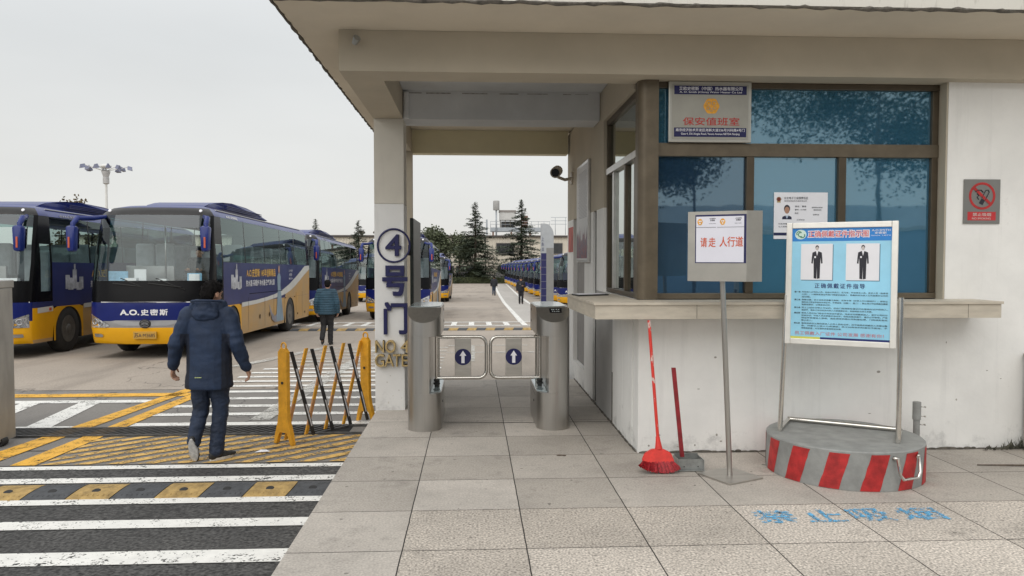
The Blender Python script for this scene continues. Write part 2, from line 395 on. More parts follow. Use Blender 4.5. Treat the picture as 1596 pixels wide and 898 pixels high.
M_grey = ground_mat('gateway_concrete', (.225, .21, .192), (.175, .165, .152), 60, .25, .2)
M_asph = ground_mat('asphalt', (.072, .070, .067), (.044, .043, .042), 42, .9, .2, crack=True, speck=.85, big=.8)
M_walk = ground_mat('lane_paving', (.44, .415, .385), (.38, .36, .33), 30, .1, .1, crack=False)

def paving_mat():
    m = bpy.data.materials.new('granite_paving'); m.use_nodes = True; n = m.node_tree; L = n.links; p = n.nodes['Principled BSDF']
    N = n.nodes.new
    t = N('ShaderNodeTexCoord'); mp = N('ShaderNodeMapping'); mp.inputs['Location'].default_value = (.404 + .708 * 20, -4.253 + .685 * 40, 0)
    L.new(t.outputs['Object'], mp.inputs[0])
    # joints wobble a little
    wb = N('ShaderNodeTexNoise'); wb.inputs['Scale'].default_value = 6; wb.inputs['Detail'].default_value = 3; L.new(t.outputs['Object'], wb.inputs[0])
    ws = N('ShaderNodeVectorMath'); ws.operation = 'MULTIPLY_ADD'; ws.inputs[1].default_value = (.006, .006, 0); L.new(wb.outputs['Color'], ws.inputs[0]); L.new(mp.outputs[0], ws.inputs[2])
    br = N('ShaderNodeTexBrick'); br.offset = 0; br.squash = 1
    br.inputs['Scale'].default_value = 1; br.inputs['Brick Width'].default_value = .708; br.inputs['Row Height'].default_value = .685
    br.inputs['Mortar Size'].default_value = .0045; br.inputs['Mortar Smooth'].default_value = .3; br.inputs['Bias'].default_value = 0
    br.inputs['Color1'].default_value = (.372, .338, .296, 1); br.inputs['Color2'].default_value = (.505, .463, .413, 1); br.inputs['Mortar'].default_value = (.022, .019, .016, 1)
    L.new(ws.outputs[0], br.inputs[0])
    big = N('ShaderNodeTexNoise'); big.inputs['Scale'].default_value = 1.1; big.inputs['Detail'].default_value = 8; big.inputs['Roughness'].default_value = .7; L.new(t.outputs['Object'], big.inputs[0])
    bigr = N('ShaderNodeMapRange'); bigr.inputs[1].default_value = .3; bigr.inputs[2].default_value = .7; bigr.inputs[3].default_value = .70; bigr.inputs[4].default_value = 1.20; L.new(big.outputs[0], bigr.inputs[0])
    sp = N('ShaderNodeTexNoise'); sp.inputs['Scale'].default_value = 72; sp.inputs['Detail'].default_value = 4; L.new(t.outputs['Object'], sp.inputs[0])
    # the slabs near the front are rougher, speckled granite
    sep = N('ShaderNodeSeparateXYZ'); L.new(t.outputs['Object'], sep.inputs[0])
    gy = N('ShaderNodeMath'); gy.operation = 'LESS_THAN'; gy.inputs[1].default_value = 4.943; L.new(sep.outputs[1], gy.inputs[0])
    gx = N('ShaderNodeMath'); gx.operation = 'GREATER_THAN'; gx.inputs[1].default_value = -.404; L.new(sep.outputs[0], gx.inputs[0])
    gm = N('ShaderNodeMath'); gm.operation = 'MULTIPLY'; L.new(gx.outputs[0], gm.inputs[0]); L.new(gy.outputs[0], gm.inputs[1])
    amp = N('ShaderNodeMapRange'); amp.inputs[3].default_value = 1.1; amp.inputs[4].default_value = 3.0; L.new(gm.outputs[0], amp.inputs[0])
    sc = N('ShaderNodeMath'); sc.operation = 'SUBTRACT'; sc.inputs[1].default_value = .5; L.new(sp.outputs[0], sc.inputs[0])
    sm = N('ShaderNodeMath'); sm.operation = 'MULTIPLY_ADD'; sm.inputs[2].default_value = 1.; L.new(sc.outputs[0], sm.inputs[0]); L.new(amp.outputs[0], sm.inputs[1])
    m1 = N('ShaderNodeMath'); m1.operation = 'MULTIPLY'; L.new(bigr.outputs[0], m1.inputs[0]); L.new(sm.outputs[0], m1.inputs[1])
    # walked-in dirt blotches
    st = N('ShaderNodeTexNoise'); st.inputs['Scale'].default_value = 2.2; st.inputs['Detail'].default_value = 9; st.inputs['Roughness'].default_value = .75; L.new(t.outputs['Object'], st.inputs[0])
    stm = N('ShaderNodeMapRange'); stm.inputs[1].default_value = .53; stm.inputs[2].default_value = .72; stm.inputs[3].default_value = 1.; stm.inputs[4].default_value = .48; L.new(st.outputs[0], stm.inputs[0])
    m1b = N('ShaderNodeMath'); m1b.operation = 'MULTIPLY'; L.new(m1.outputs[0], m1b.inputs[0]); L.new(stm.outputs[0], m1b.inputs[1])
    gs = N('ShaderNodeTexNoise'); gs.inputs['Scale'].default_value = 17; gs.inputs['Detail'].default_value = 1; L.new(t.outputs['Object'], gs.inputs[0])
    gr = N('ShaderNodeMapRange'); gr.inputs[1].default_value = .745; gr.inputs[2].default_value = .775; gr.inputs[3].default_value = 1.; gr.inputs[4].default_value = .45; L.new(gs.outputs[0], gr.inputs[0])
    m1c = N('ShaderNodeMath'); m1c.operation = 'MULTIPLY'; L.new(m1b.outputs[0], m1c.inputs[0]); L.new(gr.outputs[0], m1c.inputs[1])
    m2 = N('ShaderNodeVectorMath'); m2.operation = 'SCALE'; L.new(br.outputs[0], m2.inputs[0]); L.new(m1c.outputs[0], m2.inputs['Scale'])
    gl = N('ShaderNodeMix'); gl.data_type = 'RGBA'; gl.blend_type = 'MULTIPLY'; L.new(gm.outputs[0], gl.inputs[0]); L.new(m2.outputs[0], gl.inputs[6]); gl.inputs[7].default_value = (1.14, 1.12, 1.10, 1)
    L.new(gl.outputs[2], p.inputs['Base Color'])
    p.inputs['Roughness'].default_value = .72
    ad = N('ShaderNodeMath'); ad.operation = 'MULTIPLY_ADD'; ad.inputs[1].default_value = -2.5; L.new(br.outputs['Fac'], ad.inputs[0]); L.new(sm.outputs[0], ad.inputs[2])
    b = N('ShaderNodeBump'); b.inputs['Strength'].default_value = .25; b.inputs['Distance'].default_value = .006; L.new(ad.outputs[0], b.inputs['Height']); L.new(b.outputs[0], p.inputs['Normal'])
    return m
M_pave = paving_mat()

# ------------------------------------------------------------------ ground
def strip_ground():
    mb = MB(); bm = mb.bm
    xs = [-400, -60, -20, -8, 0, 8, 20, 60, 400]; ys = [y for y, _ in PROF]
    V = [[bm.verts.new((x, y, zr(y))) for x in xs] for y in ys]
    for i in range(len(ys) - 1):
        for j in range(len(xs) - 1): bm.faces.new((V[i][j], V[i][j + 1], V[i + 1][j + 1], V[i + 1][j]))
    o = mb.build('yard_ground', M_yard, norm=False); o['kind'] = 'structure'
strip_ground()
EDGE = -1.06
sheets('gateway_apron', [rect(-30, 8, 6.9, 11.3)], .004, M_grey)
sheets('asphalt_road', [rect(-60, 60, -50, 6.9)], .004, M_asph)
sheets('slab_joint', [rect(-12, EDGE, 6.915, 6.935), rect(-12, EDGE, 7.498, 7.516), rect(-12, EDGE, 8.095, 8.105), rect(-14, -1.2, 11.28, 11.3)], .0085, mat('joint_dirt', (.035, .032, .03), .9, var=.3, scale=8))
for y0, y1 in ((4.53, 4.745), (5.18, 5.355), (5.73, 5.865), (6.325, 6.48), (6.765, 6.89), (3.6, 3.8)):
    sheets('crossing_stripe', [rect(-13, EDGE, y0, y1)], .010, M_wline)
ys_ = [8.72, 9.31, 9.87, 10.45, 11.03, 11.57, 12.06, 12.56, 13.05, 13.55, 14.05, 14.6, 15.12, 15.7, 16.4, 17.1]
for i, y in enumerate(ys_):
    x0 = -3.86 if y < 12.5 else -3.86 + (y - 12.5) * .14
    sheets('crosswalk_stripe', [rect(x0, -.58, y - .085, y + .085)] if y > 10.4 else [rect(x0, EDGE - .003, y - .085, y + .085)], .010, M_wline if i < 10 else M_wfaint)
sheets('worn_lane_marking', [rect(-.58, 1.3, 16.0, 16.15), rect(-.58, 1.3, 17.5, 17.65), rect(-.1, 0.02, 14.5, 17.5)], .010, M_wfaint)
sheets('worn_lane_marking', [[(-4.45, 13.9), (-4.2, 13.9), (-3.25, 17.2), (-3.45, 17.2)]], .014, M_wfaint)
sheets('worn_lane_marking', [[(-2.62, 8.9), (-2.38, 8.9), (-2.08, 17.4), (-2.3, 17.4)]], .014, M_wfaint)
sheets('yellow_line', [rect(-14, -4.0, 10.67, 10.95), [(-4.62, 6.93), (-4.36, 6.93), (-4.05, 11.6), (-4.22, 11.6)], [(-4.15, 6.93), (-3.93, 6.93), (-3.78, 11.6), (-3.95, 11.6)]], .012, M_yline)
sheets('bay_line', [rect(-14, -4.34, 8.55, 8.67), rect(-14, -4.25, 10.19, 10.4), [(-5.0, 8.67), (-4.72, 8.67), (-4.93, 10.19), (-5.2, 10.19)], [(-5.75, 8.67), (-5.5, 8.67), (-5.7, 10.19), (-5.95, 10.19)], [(-6.6, 8.67), (-6.3, 8.67), (-6.5, 10.19), (-6.8, 10.19)]], .010, M_wline)
hat = []
for k in range(-14, 14):
    # 45 degree bars clipped to the box x -3.9..EDGE, y 6.95..8.09
    a = -3.9 + k * .285
    bar = [(a, 6.95), (a + .15, 6.95), (a + .15 + 1.25, 8.09), (a + 1.25, 8.09)]
    def clip(poly, xlim, sign):
        o_ = []
        for (x1, y1), (x2, y2) in zip(poly, poly[1:] + poly[:1]):
            i1, i2 = sign * (x1 - xlim) >= 0, sign * (x2 - xlim) >= 0
            if i1: o_.append((x1, y1))
            if i1 != i2:
                t_ = (xlim - x1) / (x2 - x1); o_.append((xlim, y1 + t_ * (y2 - y1)))
        return o_
    bar = clip(bar, -3.9, 1)
    if len(bar) > 2: bar = clip(bar, EDGE - .004, -1)
    if len(bar) > 2: hat.append(bar)
sheets('yellow_hatching', hat, .010, M_yhatch)
sheets('far_crossing', [rect(-14, 3.2, 24.2, 24.5), rect(-14, 3.2, 26.1, 26.4)] + [rect(-13.5 + .58 * k, -13.32 + .58 * k, 24.5, 26.1) for k in range(29)], .010, M_wline)
sheets('lane_paving', [[(1.62, 26.3), (3.2, 26.3), (4.6, 108), (2.9, 108)]], .004, M_walk)
sheets('walkway_line', [[(1.56, 26.3), (1.76, 26.3), (3.0, 108), (2.75, 108)], [(3.08, 26.3), (3.28, 26.3), (4.75, 108), (4.5, 108)]], .010, M_wline)
sheets('bay_line_far', [[(3.3, 28 + 3.3 * k), (3.3, 28.14 + 3.3 * k), (12, 31.9 + 3.3 * k), (12, 31.76 + 3.3 * k)] for k in range(22)], .008, M_wfaint)
sheets('yard_stripe', [rect(-7, 2.2, 73.6, 73.9), rect(-9, 2.6, 97, 97.5)], .008, mat('dark_joint_paint', (.12, .11, .10), .9, var=.5, scale=2, contrast=(.45, .55)))

# speed humps: rubber blocks in turn yellow and black
M_hy = mat('yellow_rubber', (.36, .24, .085), .75, var=.3, scale=14, bump=.3)
M_hb = mat('grey_black_rubber', (.060, .063, .068), .7, var=.25, scale=14, bump=.3)
def hump(name, label, x1, x0, yc, wdt, hgt, seg, first, hole=True):
    t = thing(name, label, 'speed hump', ((x0 + x1) / 2, yc, zr(yc)))
    n = int((x1 - x0) / seg)
    prof = [(-.5, 0), (-.47, .28), (-.33, .72), (-.12, .98), (.12, .98), (.33, .72), (.47, .28), (.5, 0)]
    for i in range(n):
        xa, xb = x1 - (i + 1) * seg + .004, x1 - i * seg - .004
        mb = MB()
        g = lambda x: (lambda p: (x + p[1] * .05, yc + p[0] * wdt, zr(yc + p[0] * wdt) + .004 + p[1] * hgt))
        mb.prism(prof, g(xa), g(xb))
        yel = (i + first) % 2
        if hole:   # chevron ribs and the bolt recess
            for k in range(7):
                xx = xa + .03 + k * (xb - xa - .05) / 7
                mb.tube([(xx + .05, yc - .155, zr(yc) + hgt * .62), (xx + (.03 if k < 3.5 else .02) + .03, yc - .05, zr(yc) + hgt * .99), (xx + .08, yc + .05, zr(yc) + hgt * 1.0)], .0045, 5)
        o = mb.build('yellow_block' if yel else 'black_block', M_hy if yel else M_hb, t, smooth=False)
        if hole:
            b = MB(); xm = (xa + xb) / 2 + .03
            b.lathe([(.034, 0), (.030, .004), (.0, .004)], 14, c=(0, 0, 0))
            for v in b.bm.verts: v.co = Matrix.Translation((xm, yc - .085, zr(yc) + hgt * .93)) @ Matrix.Rotation(R(16), 4, 'X') @ v.co
            b.build('bolt_recess', M_dark, t)
    return t
hump('speed_hump', 'rubber speed hump of black and yellow blocks across the near asphalt', -1.13, -7.1, 6.05, .38, .05, .332, 0)
hump('speed_hump', 'yellow and black speed hump across the yard before the parked coaches', 3.3, -8.5, 22.3, .42, .06, .27, 1, hole=False)

# drain with slanting bars
dr = MB(); 
for x in [-12 + .1 * k for k in range(107)]:
    if x < -1.62: dr.prism([(x, 8.14), (x + .028, 8.14), (x + .308, 8.50), (x + .28, 8.50)], lambda p: (p[0], p[1], zr(p[1]) + .006), lambda p: (p[0], p[1], zr(p[1]) + .024))
for a, b in ((8.115, 8.14), (8.50, 8.525)):
    dr.prism([(-12, a), (-1.2, a), (-1.2, b), (-12, b)], lambda p: (p[0], p[1], zr(p[1]) + .006), lambda p: (p[0], p[1], zr(p[1]) + .026))
dt = thing('drain_grate', 'long iron drain grate with slanting bars across the gateway', 'drain', (-6, 8.3, zr(8.3)))
dr.build('grate', mat('cast_iron', (.10, .098, .095), .6, metal=.4, var=.3, scale=20), dt)
b = MB(); b.face([(-12, 8.14, zr(8.14) + .0055), (-1.35, 8.14, zr(8.14) + .0055), (-1.35, 8.5, zr(8.5) + .0055), (-12, 8.5, zr(8.5) + .0055)]); b.build('channel', mat('drain_void', (.006, .006, .006), 1, var=0), dt)

# pavement slab
mb = MB(); mb.box(EDGE, 14, -30, 10.32, -.7, 0, bev=.006)
o = mb.build('pavement', M_pave); o['kind'] = 'structure'
mb = MB(); mb.face([(-.3, 7.585, .0035), (1.37, 7.555, .0035), (1.37, 7.570, .0035), (-.3, 7.600, .0035)]); mb.build('pavement_joint', mat('joint_black', (.03, .028, .025), .9, var=.2))['kind'] = 'structure'

# blue stencilled floor writing
mb = MB()
for ch, (x0, x1) in zip('禁止吸烟', ((1.80, 2.05), (2.12, 2.37), (2.43, 2.68), (2.75, 3.02))):
    me = text(ch, 1., 0.)
    xs = [v.co.x for v in me.vertices]; yy = [v.co.y for v in me.vertices]
    M = Matrix.Translation((x0, 4.585 + (x1 - 2) * .01, .004)) @ Matrix.Diagonal(((x1 - x0) / (max(xs) - min(xs)), .225 / (max(yy) - min(yy)), 1, 1)) @ Matrix.Translation((-min(xs), -min(yy), 0))
    for i_, (a_, b_) in enumerate(((-1, -1), (1, -1), (1, 1), (-1, 1), (0, 0))): mb.tmesh(me, Matrix.Translation((a_ * .006, b_ * .005, i_ * .0002)) @ M)
tag(mb.build('floor_writing', M_bpaint), 'blue stencilled no smoking characters worn into the grey paving', 'floor writing')
# ------------------------------------------------------------------ gatehouse
gh = thing('gatehouse', 'cream gatehouse with flat overhanging roof, passage and brown framed guard window', 'gatehouse', (1.4, 6.33, 0))
ZB, ZS = 3.16, 3.487
# roof slab with a mouldy drip edge
mb = MB(); mb.box(-1.42, 9.5, 5.52, 11.6, ZS, 3.72); mb.build('roof', M_slabpaint, gh)
M_fascia = mat('streaked_fascia', (.66, .64, .58), .85, var=.0, scale=5, col2=(.30, .28, .24), contrast=(.26, .44), stretch=(2.2, 1, .35), bump=.1, bscale=30)
mb = MB(); mb.box(-1.435, 9.5, 5.49, 5.519, ZS + .012, 4.0); mb.box(-1.435, -1.421, 5.52, 11.6, ZS + .012, 4.0); mb.build('fascia', M_fascia, gh)
def drip(p0, p1, n, seed):
    rnd = random.Random(seed); mb = MB(); a, b = Vector(p0), Vector(p1)
    pts, rr = [], []
    for i in range(n + 1):
        pts.append(a.lerp(b, i / n) + Vector((rnd.uniform(-.006, .006), rnd.uniform(-.006, .006), rnd.uniform(-.008, .006)))); rr.append(rnd.choice((.010, .013, .016, .020, .012)))
    mb.tube(pts, rr, 6); return mb
drip((-1.43, 5.50, ZS + .006), (9.4, 5.50, ZS + .006), 160, 3).build('drip_edge', M_stain, gh)
drip((-1.43, 5.50, ZS + .006), (-1.43, 11.6, ZS + .006), 90, 4).build('drip_edge', M_stain, gh)
mb = MB(); rnd = random.Random(5)
for i in range(26): mb.ball((-1.40 + rnd.random() ** 2 * .16, 5.487, ZS + .03 + rnd.random() * .09), (.022 * rnd.uniform(.5, 1.4), .004, .012 * rnd.uniform(.5, 1.6)), u=7, v=5)
mb.build('mould_patch', M_stain, gh)
# beams (each butts against the next)
mb = MB(); mb.box(-1.075, 9.4, 6.196, 6.53, ZB, ZS - .002); mb.build('beam', M_beige, gh)
mb = MB(); mb.box(-1.073, -.757, 6.533, 8.275, ZB + .002, ZS - .002); mb.build('beam', M_beige, gh)
mb = MB(); mb.box(-1.071, 1.38, 8.278, 8.70, ZB + .001, ZS - .002); mb.build('beam', M_grayw, gh)
mb = MB(); mb.box(-1.073, -.87, 8.703, 10.9, ZB + .003, ZS - .002); mb.build('beam', M_beige, gh)
mb = MB(); mb.box(-1.075, 1.36, 10.903, 11.12, ZB, ZS - .002); mb.build('beam', M_olive, gh)
# pale ceiling between the beams and its cracked line
mb = MB(); mb.box(-.755, 9.3, 6.533, 8.275, ZS - .022, ZS - .004); mb.build('ceiling', M_grayw, gh)
mb = MB(); mb.box(-.30, 1.0, 6.9, 7.55, ZS - .027, ZS - .0225); mb.build('ceiling_patch', mat('patched_plaster', (.47, .45, .43), .9, var=.1), gh)
rnd = random.Random(9); mb = MB(); x = -.72
while x < 1.2:
    l = rnd.uniform(.05, .3); mb.box(x, min(x + l, 1.25), 8.2745, 8.2775, ZS - .05 + rnd.uniform(-.004, .004), ZS - .042, 0); x += l + rnd.uniform(.02, .22)
mb.build('plaster_crack', mat('crack_grey', (.30, .29, .27), .9, var=.3, scale=30), gh)  # broken grey crack line in the plaster
# downpipe stub in the corner
mb = MB(); mb.tube([(-.72, 8.25, ZB), (-.72, 8.25, ZS - .05)], .032, 10); mb.build('pipe_casing', M_grayw, gh)
M_colold = wall_mat('old_grey_cream_paint', (.60, .57, .505), 1.)
# column: old paint above, white repaint below with a ragged edge
col = MB(); col.box(-1.07, -.752, 8.276, 8.62, 2.249, ZB); col.build('column', M_colold, gh)
col = MB(); col.box(-1.072, -.750, 8.274, 8.622, -.3, 2.246, bev=.006)
rnd = random.Random(2)
col.build('repainted_column_base', wall_mat('fresh_white_paint', (.74, .74, .73), .7), gh)
mb = MB()
for i in range(9): mb.ball((-1.05 + rnd.random() * .28, 8.2735, .03 + rnd.random() ** 2 * .35), (.007 * rnd.uniform(.4, 1.6), .0016, .009 * rnd.uniform(.3, 1.5)), u=6, v=4)
mb.build('chipped_paint', mat('chipped_plaster', (.52, .50, .47), .9, var=.2), gh)
# rear column at the far left end of the passage
mb = MB(); mb.box(-1.07, -.86, 10.75, 10.9, -.4, ZB); mb.build('column', M_beige, gh)
# ---- walls of the guard room
WX = 1.395
us = [WX, 1.42, 4.06, 9.4]; zs = [-.1, 1.165, 1.30, 3.16, 3.25]
fw_ = grid_wall(us, zs, lambda u, z: not ((u < 4.06 and 1.30 < z)), .22, lambda u, z, d: (u, 6.33 + d, z))
fw_.build('front_wall', M_white, gh)
mb = MB(); mb.box(1.40, 9.4, 6.5305, 6.56, 3.162, 3.46); mb.build('lintel', M_beige, gh)
mb = MB(); mb.box(4.045, 4.0585, 6.334, 6.46, 1.302, 3.158); mb.build('window_reveal', M_beige, gh)
us = [6.5525, 7.49, 8.05, 8.50, 8.74, 9.43, 10.47, 11.12]; zs = [-.1, .25, 1.30, 2.2, 2.25, 3.12, ZS - .03]
def sol(u, z):
    if u < 8.05 and 1.30 < z < 3.12: return False
    if 9.43 < u < 10.47 and .25 < z < 2.2: return False
    if 8.5 < u < 8.74 and z < 2.2: return False
    return True
sw = grid_wall(us, zs, sol, .22, lambda u, z, d: (WX - .008 + d, u, z))
mats_ = [M_white, M_beige, mat('grey_undercoat', (.43, .425, .415), .8, var=.08, scale=2)]
for f in sw.bm.faces:
    c = f.calc_center_median()
    f.material_index = 1 if c.z > 2.2 else (2 if (7.49 < c.y < 8.5 and c.z < 1.2) else 0)
sw.build('side_wall', mats_, gh)
mb = MB(); mb.box(WX + .05, WX + .09, 9.43, 10.47, .25, 2.2); mb.build('niche_back', mat('grey_niche', (.28, .27, .26), .8, var=.08), gh)
mb = MB(); mb.box(WX + .02, WX + .05, 8.502, 8.738, 0, 2.198); mb.build('door_gap', M_dark, gh)
mb = MB(); mb.box(WX - .014, WX - .0085, 7.47, 7.49, 0.0, .52); mb.build('corner_strip', M_stain, gh)
mb = MB(); mb.box(WX - .012, WX - .0085, 10.5, 11.0, 1.75, 2.1); mb.build('red_notice', mat('faded_red_notice', (.45, .12, .10), .7, var=.3), gh)
mb = MB(); mb.box(WX + .26, 9.3, 9.9, 10.05, -.1, 3.4); mb.build('rear_wall', M_beige, gh)
mb = MB(); mb.box(9.2, 9.39, 6.56, 9.88, -.1, 3.4); mb.build('end_wall', M_white, gh)
mb = MB(); mb.box(WX + .22, 9.19, 6.57, 9.88, .002, .06); mb.build('room_floor', mat('room_floor', (.12, .11, .10), .7, var=.1), gh)
# grime along the foot of the walls
rnd = random.Random(12); mb = MB(); x = 1.40
while x < 4.7:
    l = rnd.uniform(.05, .22); mb.ball((x + l / 2, 6.325, .004), (l / 2, rnd.uniform(.006, .016), rnd.uniform(.006, .018)), u=8, v=5); x += l * .85
y = 6.35
while y < 10.3:
    l = rnd.uniform(.05, .25); mb.ball((WX - .012, y + l / 2, .004), (rnd.uniform(.006, .016), l / 2, rnd.uniform(.005, .016)), u=8, v=5); y += l * .9
mb.build('wall_foot_grime', M_stain, gh)
mb = MB(); rnd = random.Random(31)
for i in range(16):
    mb.ball((rnd.uniform(1.45, 4.6), 6.329, .05 + rnd.random() ** 2 * .9), (.014 * rnd.uniform(.3, 1.4), .0022, .008 * rnd.uniform(.3, 1.4)), u=6, v=4)
mb.build('scuff_mark', mat('scuff', (.34, .32, .29), .9, var=.3), gh)
# counter
cp = [(.965, 5.955), (9.2, 5.955), (9.2, 6.328), (1.384, 6.328), (1.384, 8.5), (.905, 8.5), (.93, 7.5)]
cp = [(.965, 5.955), (4.30, 5.955), (4.30, 6.328), (1.384, 6.328), (1.384, 7.42), (.925, 7.42)]
mb = MB(); mb.prism(cp, lambda p: (p[0], p[1], 1.172), lambda p: (p[0], p[1], 1.285)); ct = mb.build('counter', M_stone, gh)
mb = MB(); mb.prism([(.953, 5.943), (4.312, 5.943), (4.312, 6.326), (1.382, 6.326), (1.382, 7.43), (.913, 7.43)], lambda p: (p[0], p[1], 1.2853), lambda p: (p[0], p[1], 1.306)); mb.build('counter_top', M_stone, ct, world=False)
ct_o = Vector(gh['_o'])
for v in bpy.data.objects['counter_top'].data.vertices: v.co -= ct_o
mb = MB()
for x in (1.78, 2.55, 3.32, 4.02): mb.box(x, x + .004, 5.9535, 5.9548, 1.173, 1.284)
mb.build('counter_joint', mat('stone_joint', (.2, .18, .15), .8, var=0), gh)

# ---- window frames and glass
fr = MB(); Y0, Y1 = 6.43, 6.50
def bar(m, x0, x1, z0, z1, mi=0, dy=0.): m.box(x0, x1, Y0 + dy, Y1 + dy, z0, z1, mi, bev=.004)
win = MB(); bar(win, 1.56, 4.044, 3.108, 3.158); win.build('window_head', M_bronze, gh)
win = MB(); bar(win, 1.562, 4.043, 1.308, 1.355); win.build('window_sill', M_bronzel, gh)
win = MB(); bar(win, 1.563, 4.042, 2.53, 2.642, dy=-.004); win.build('window_transom', M_bronzel, gh)
win = MB(); bar(win, 3.985, 4.040, 1.357, 3.106, dy=.002); win.build('window_jamb', M_bronze, gh)
win = MB(); win.box(2.345, 2.412, 6.425, 6.49, 1.357, 2.528, bev=.004); win.build('window_mullion', M_bronze, gh)
win = MB(); win.box(3.155, 3.222, 6.425, 6.49, 1.357, 2.528, bev=.004); win.build('window_mullion', M_bronze, gh)
# rounded corner post
pp = [(1.398 + .07 - .07 * math.cos(a), 6.36 + .07 - .07 * math.sin(a)) for a in [R(x) for x in range(0, 91, 15)]] + [(1.562, 6.36), (1.562, 6.52), (1.398, 6.52)]
mb = MB(); mb.prism(pp, lambda p: (p[0], p[1], 1.307), lambda p: (p[0], p[1], 3.158)); mb.build('corner_post', M_bronzel, gh)
M_film = glass('blue_film_glass', (.10, .24, .36), refl=.20, gcol=(.62, .88, 1.0), rough=.022, body=(.045, .16, .265), bodymix=.66, warp=.03)
M_film2 = glass('dark_room_glass', (.22, .30, .36), refl=.16, gcol=(.62, .86, 1.0), rough=.022, body=(.03, .08, .16), bodymix=.45, warp=.03)
M_clear = glass('side_glass', (.30, .35, .33), refl=.26, gcol=(.95, 1, .97), rough=.008)
for k, (x0, x1, z0, z1) in enumerate(((1.564, 3.983, 2.643, 3.106), (1.564, 2.343, 1.356, 2.529), (2.413, 3.154, 1.356, 2.529), (3.223, 3.984, 1.356, 2.529))):
    mb = MB(); yy = 6.462 + .004 * (k % 2)
    mb.box(x0, x1, yy, yy + .006, z0, z1)
    mb.build('window_pane', M_film if k != 1 else M_film2, gh)
# darker left pane: the film stops, the room shows
sX = WX + .055
def sbar(y0, y1, z0, z1, m, name, x0=None): 
    b_ = MB(); b_.box(x0 or sX - .03, (x0 or sX - .03) + .06, y0, y1, z0, z1, bev=.003); return b_.build(name, m, gh)
sbar(6.56, 8.048, 3.06, 3.118, M_bronze, 'side_window_head'); sbar(6.56, 8.048, 1.308, 1.35, M_bronze, 'side_window_sill')
sbar(6.562, 8.046, 2.535, 2.60, M_alu, 'side_window_transom', sX - .045)
sbar(7.985, 8.047, 1.352, 3.058, M_bronze, 'side_window_jamb')
for y in (7.66, 7.06, 6.62): sbar(y, y + .055, 1.352, 2.533, M_bronze if y < 7.5 else M_alu, 'side_window_stile')
for y0, y1, z0, z1 in ((6.56, 7.984, 2.602, 3.058), (6.677, 7.058, 1.352, 2.533), (7.117, 7.658, 1.352, 2.533), (7.717, 7.983, 1.352, 2.533)):
    mb = MB(); mb.box(sX, sX + .005, y0, y1, z0, z1); mb.build('side_window_pane', M_clear, gh)
# in the guard room: desk, blinds
t = thing('desk', 'dark desk inside the guard room behind the tinted glass', 'desk', (2.6, 6.95, .06))
mb = MB(); mb.box(1.8, 4.4, 6.68, 7.2, 1.0, 1.04); mb.build('desk_top', mat('dark_wood', (.10, .06, .04), .5), t)
mb = MB(); mb.box(1.84, 1.88, 6.72, 7.16, .062, .998); mb.build('desk_side', mat('dark_wood_side', (.09, .055, .04), .5), t)
mb = MB(); mb.box(4.32, 4.36, 6.72, 7.16, .062, .998); mb.build('desk_side', bpy.data.materials['dark_wood_side'], t)

# ---- lettering fixed to the column
sg = thing('gate_sign', 'blue circled 4 and characters over gold NO 4 GATE letters on the white column', 'gate sign', (-.9, 8.27, 1.2))
ring = MB(); ring.tube([(-.862 + .172 * math.cos(a), 8.262, 1.797 + .178 * math.sin(a)) for a in [2 * math.pi * i / 48 for i in range(48)]], .0105, 8, closed=True); ring.build('ring', M_blue, sg)
mb = MB(); write(mb, '4', (-.945, -.785, 1.688, 1.912), 8.264, bold=.03, ext=.008); mb.build('digit', M_blue, sg)
mb = MB(); write(mb, '号', (-.975, -.725, 1.262, 1.570), 8.264, bold=.055, ext=.01); mb.build('character', M_blue, sg)
mb = MB(); write(mb, '门', (-.965, -.725, .842, 1.178), 8.264, bold=.04, ext=.01); mb.build('character', M_blue, sg)
for s_, x0, x1, z0, z1 in (('N', -1.062, -.968, .640, .770), ('O', -.955, -.845, .636, .774), ('4', -.790, -.70, .640, .770), ('G', -1.066, -.968, .484, .622), ('A', -.962, -.865, .488, .618), ('T', -.872, -.79, .488, .618), ('E', -.778, -.712, .488, .618)):
    mb = MB(); write(mb, s_, (x0, x1, z0, z1), 8.262, bold=.008, ext=.01); mb.build('letter', M_gold, sg)

# ---- opened metal gate leaf behind the column
t = thing('metal_gate_leaf', 'dark narrow metal gate leaf folded back behind the white column', 'gate leaf', (-.69, 8.9, 0))
M_dgreen = mat('dark_green_metal', (.022, .030, .028), .45, var=.15, scale=8)
mb = MB(); mb.box(-.725, -.685, 8.72, 9.9, .06, 2.12, bev=.006); mb.build('panel', M_dgreen, t)
for z in (1.75, .9):
    mb = MB(); mb.tube([(-.73, 8.70, z - .06), (-.73, 8.70, z + .06)], .016, 8); mb.build('hinge', M_dark, t)

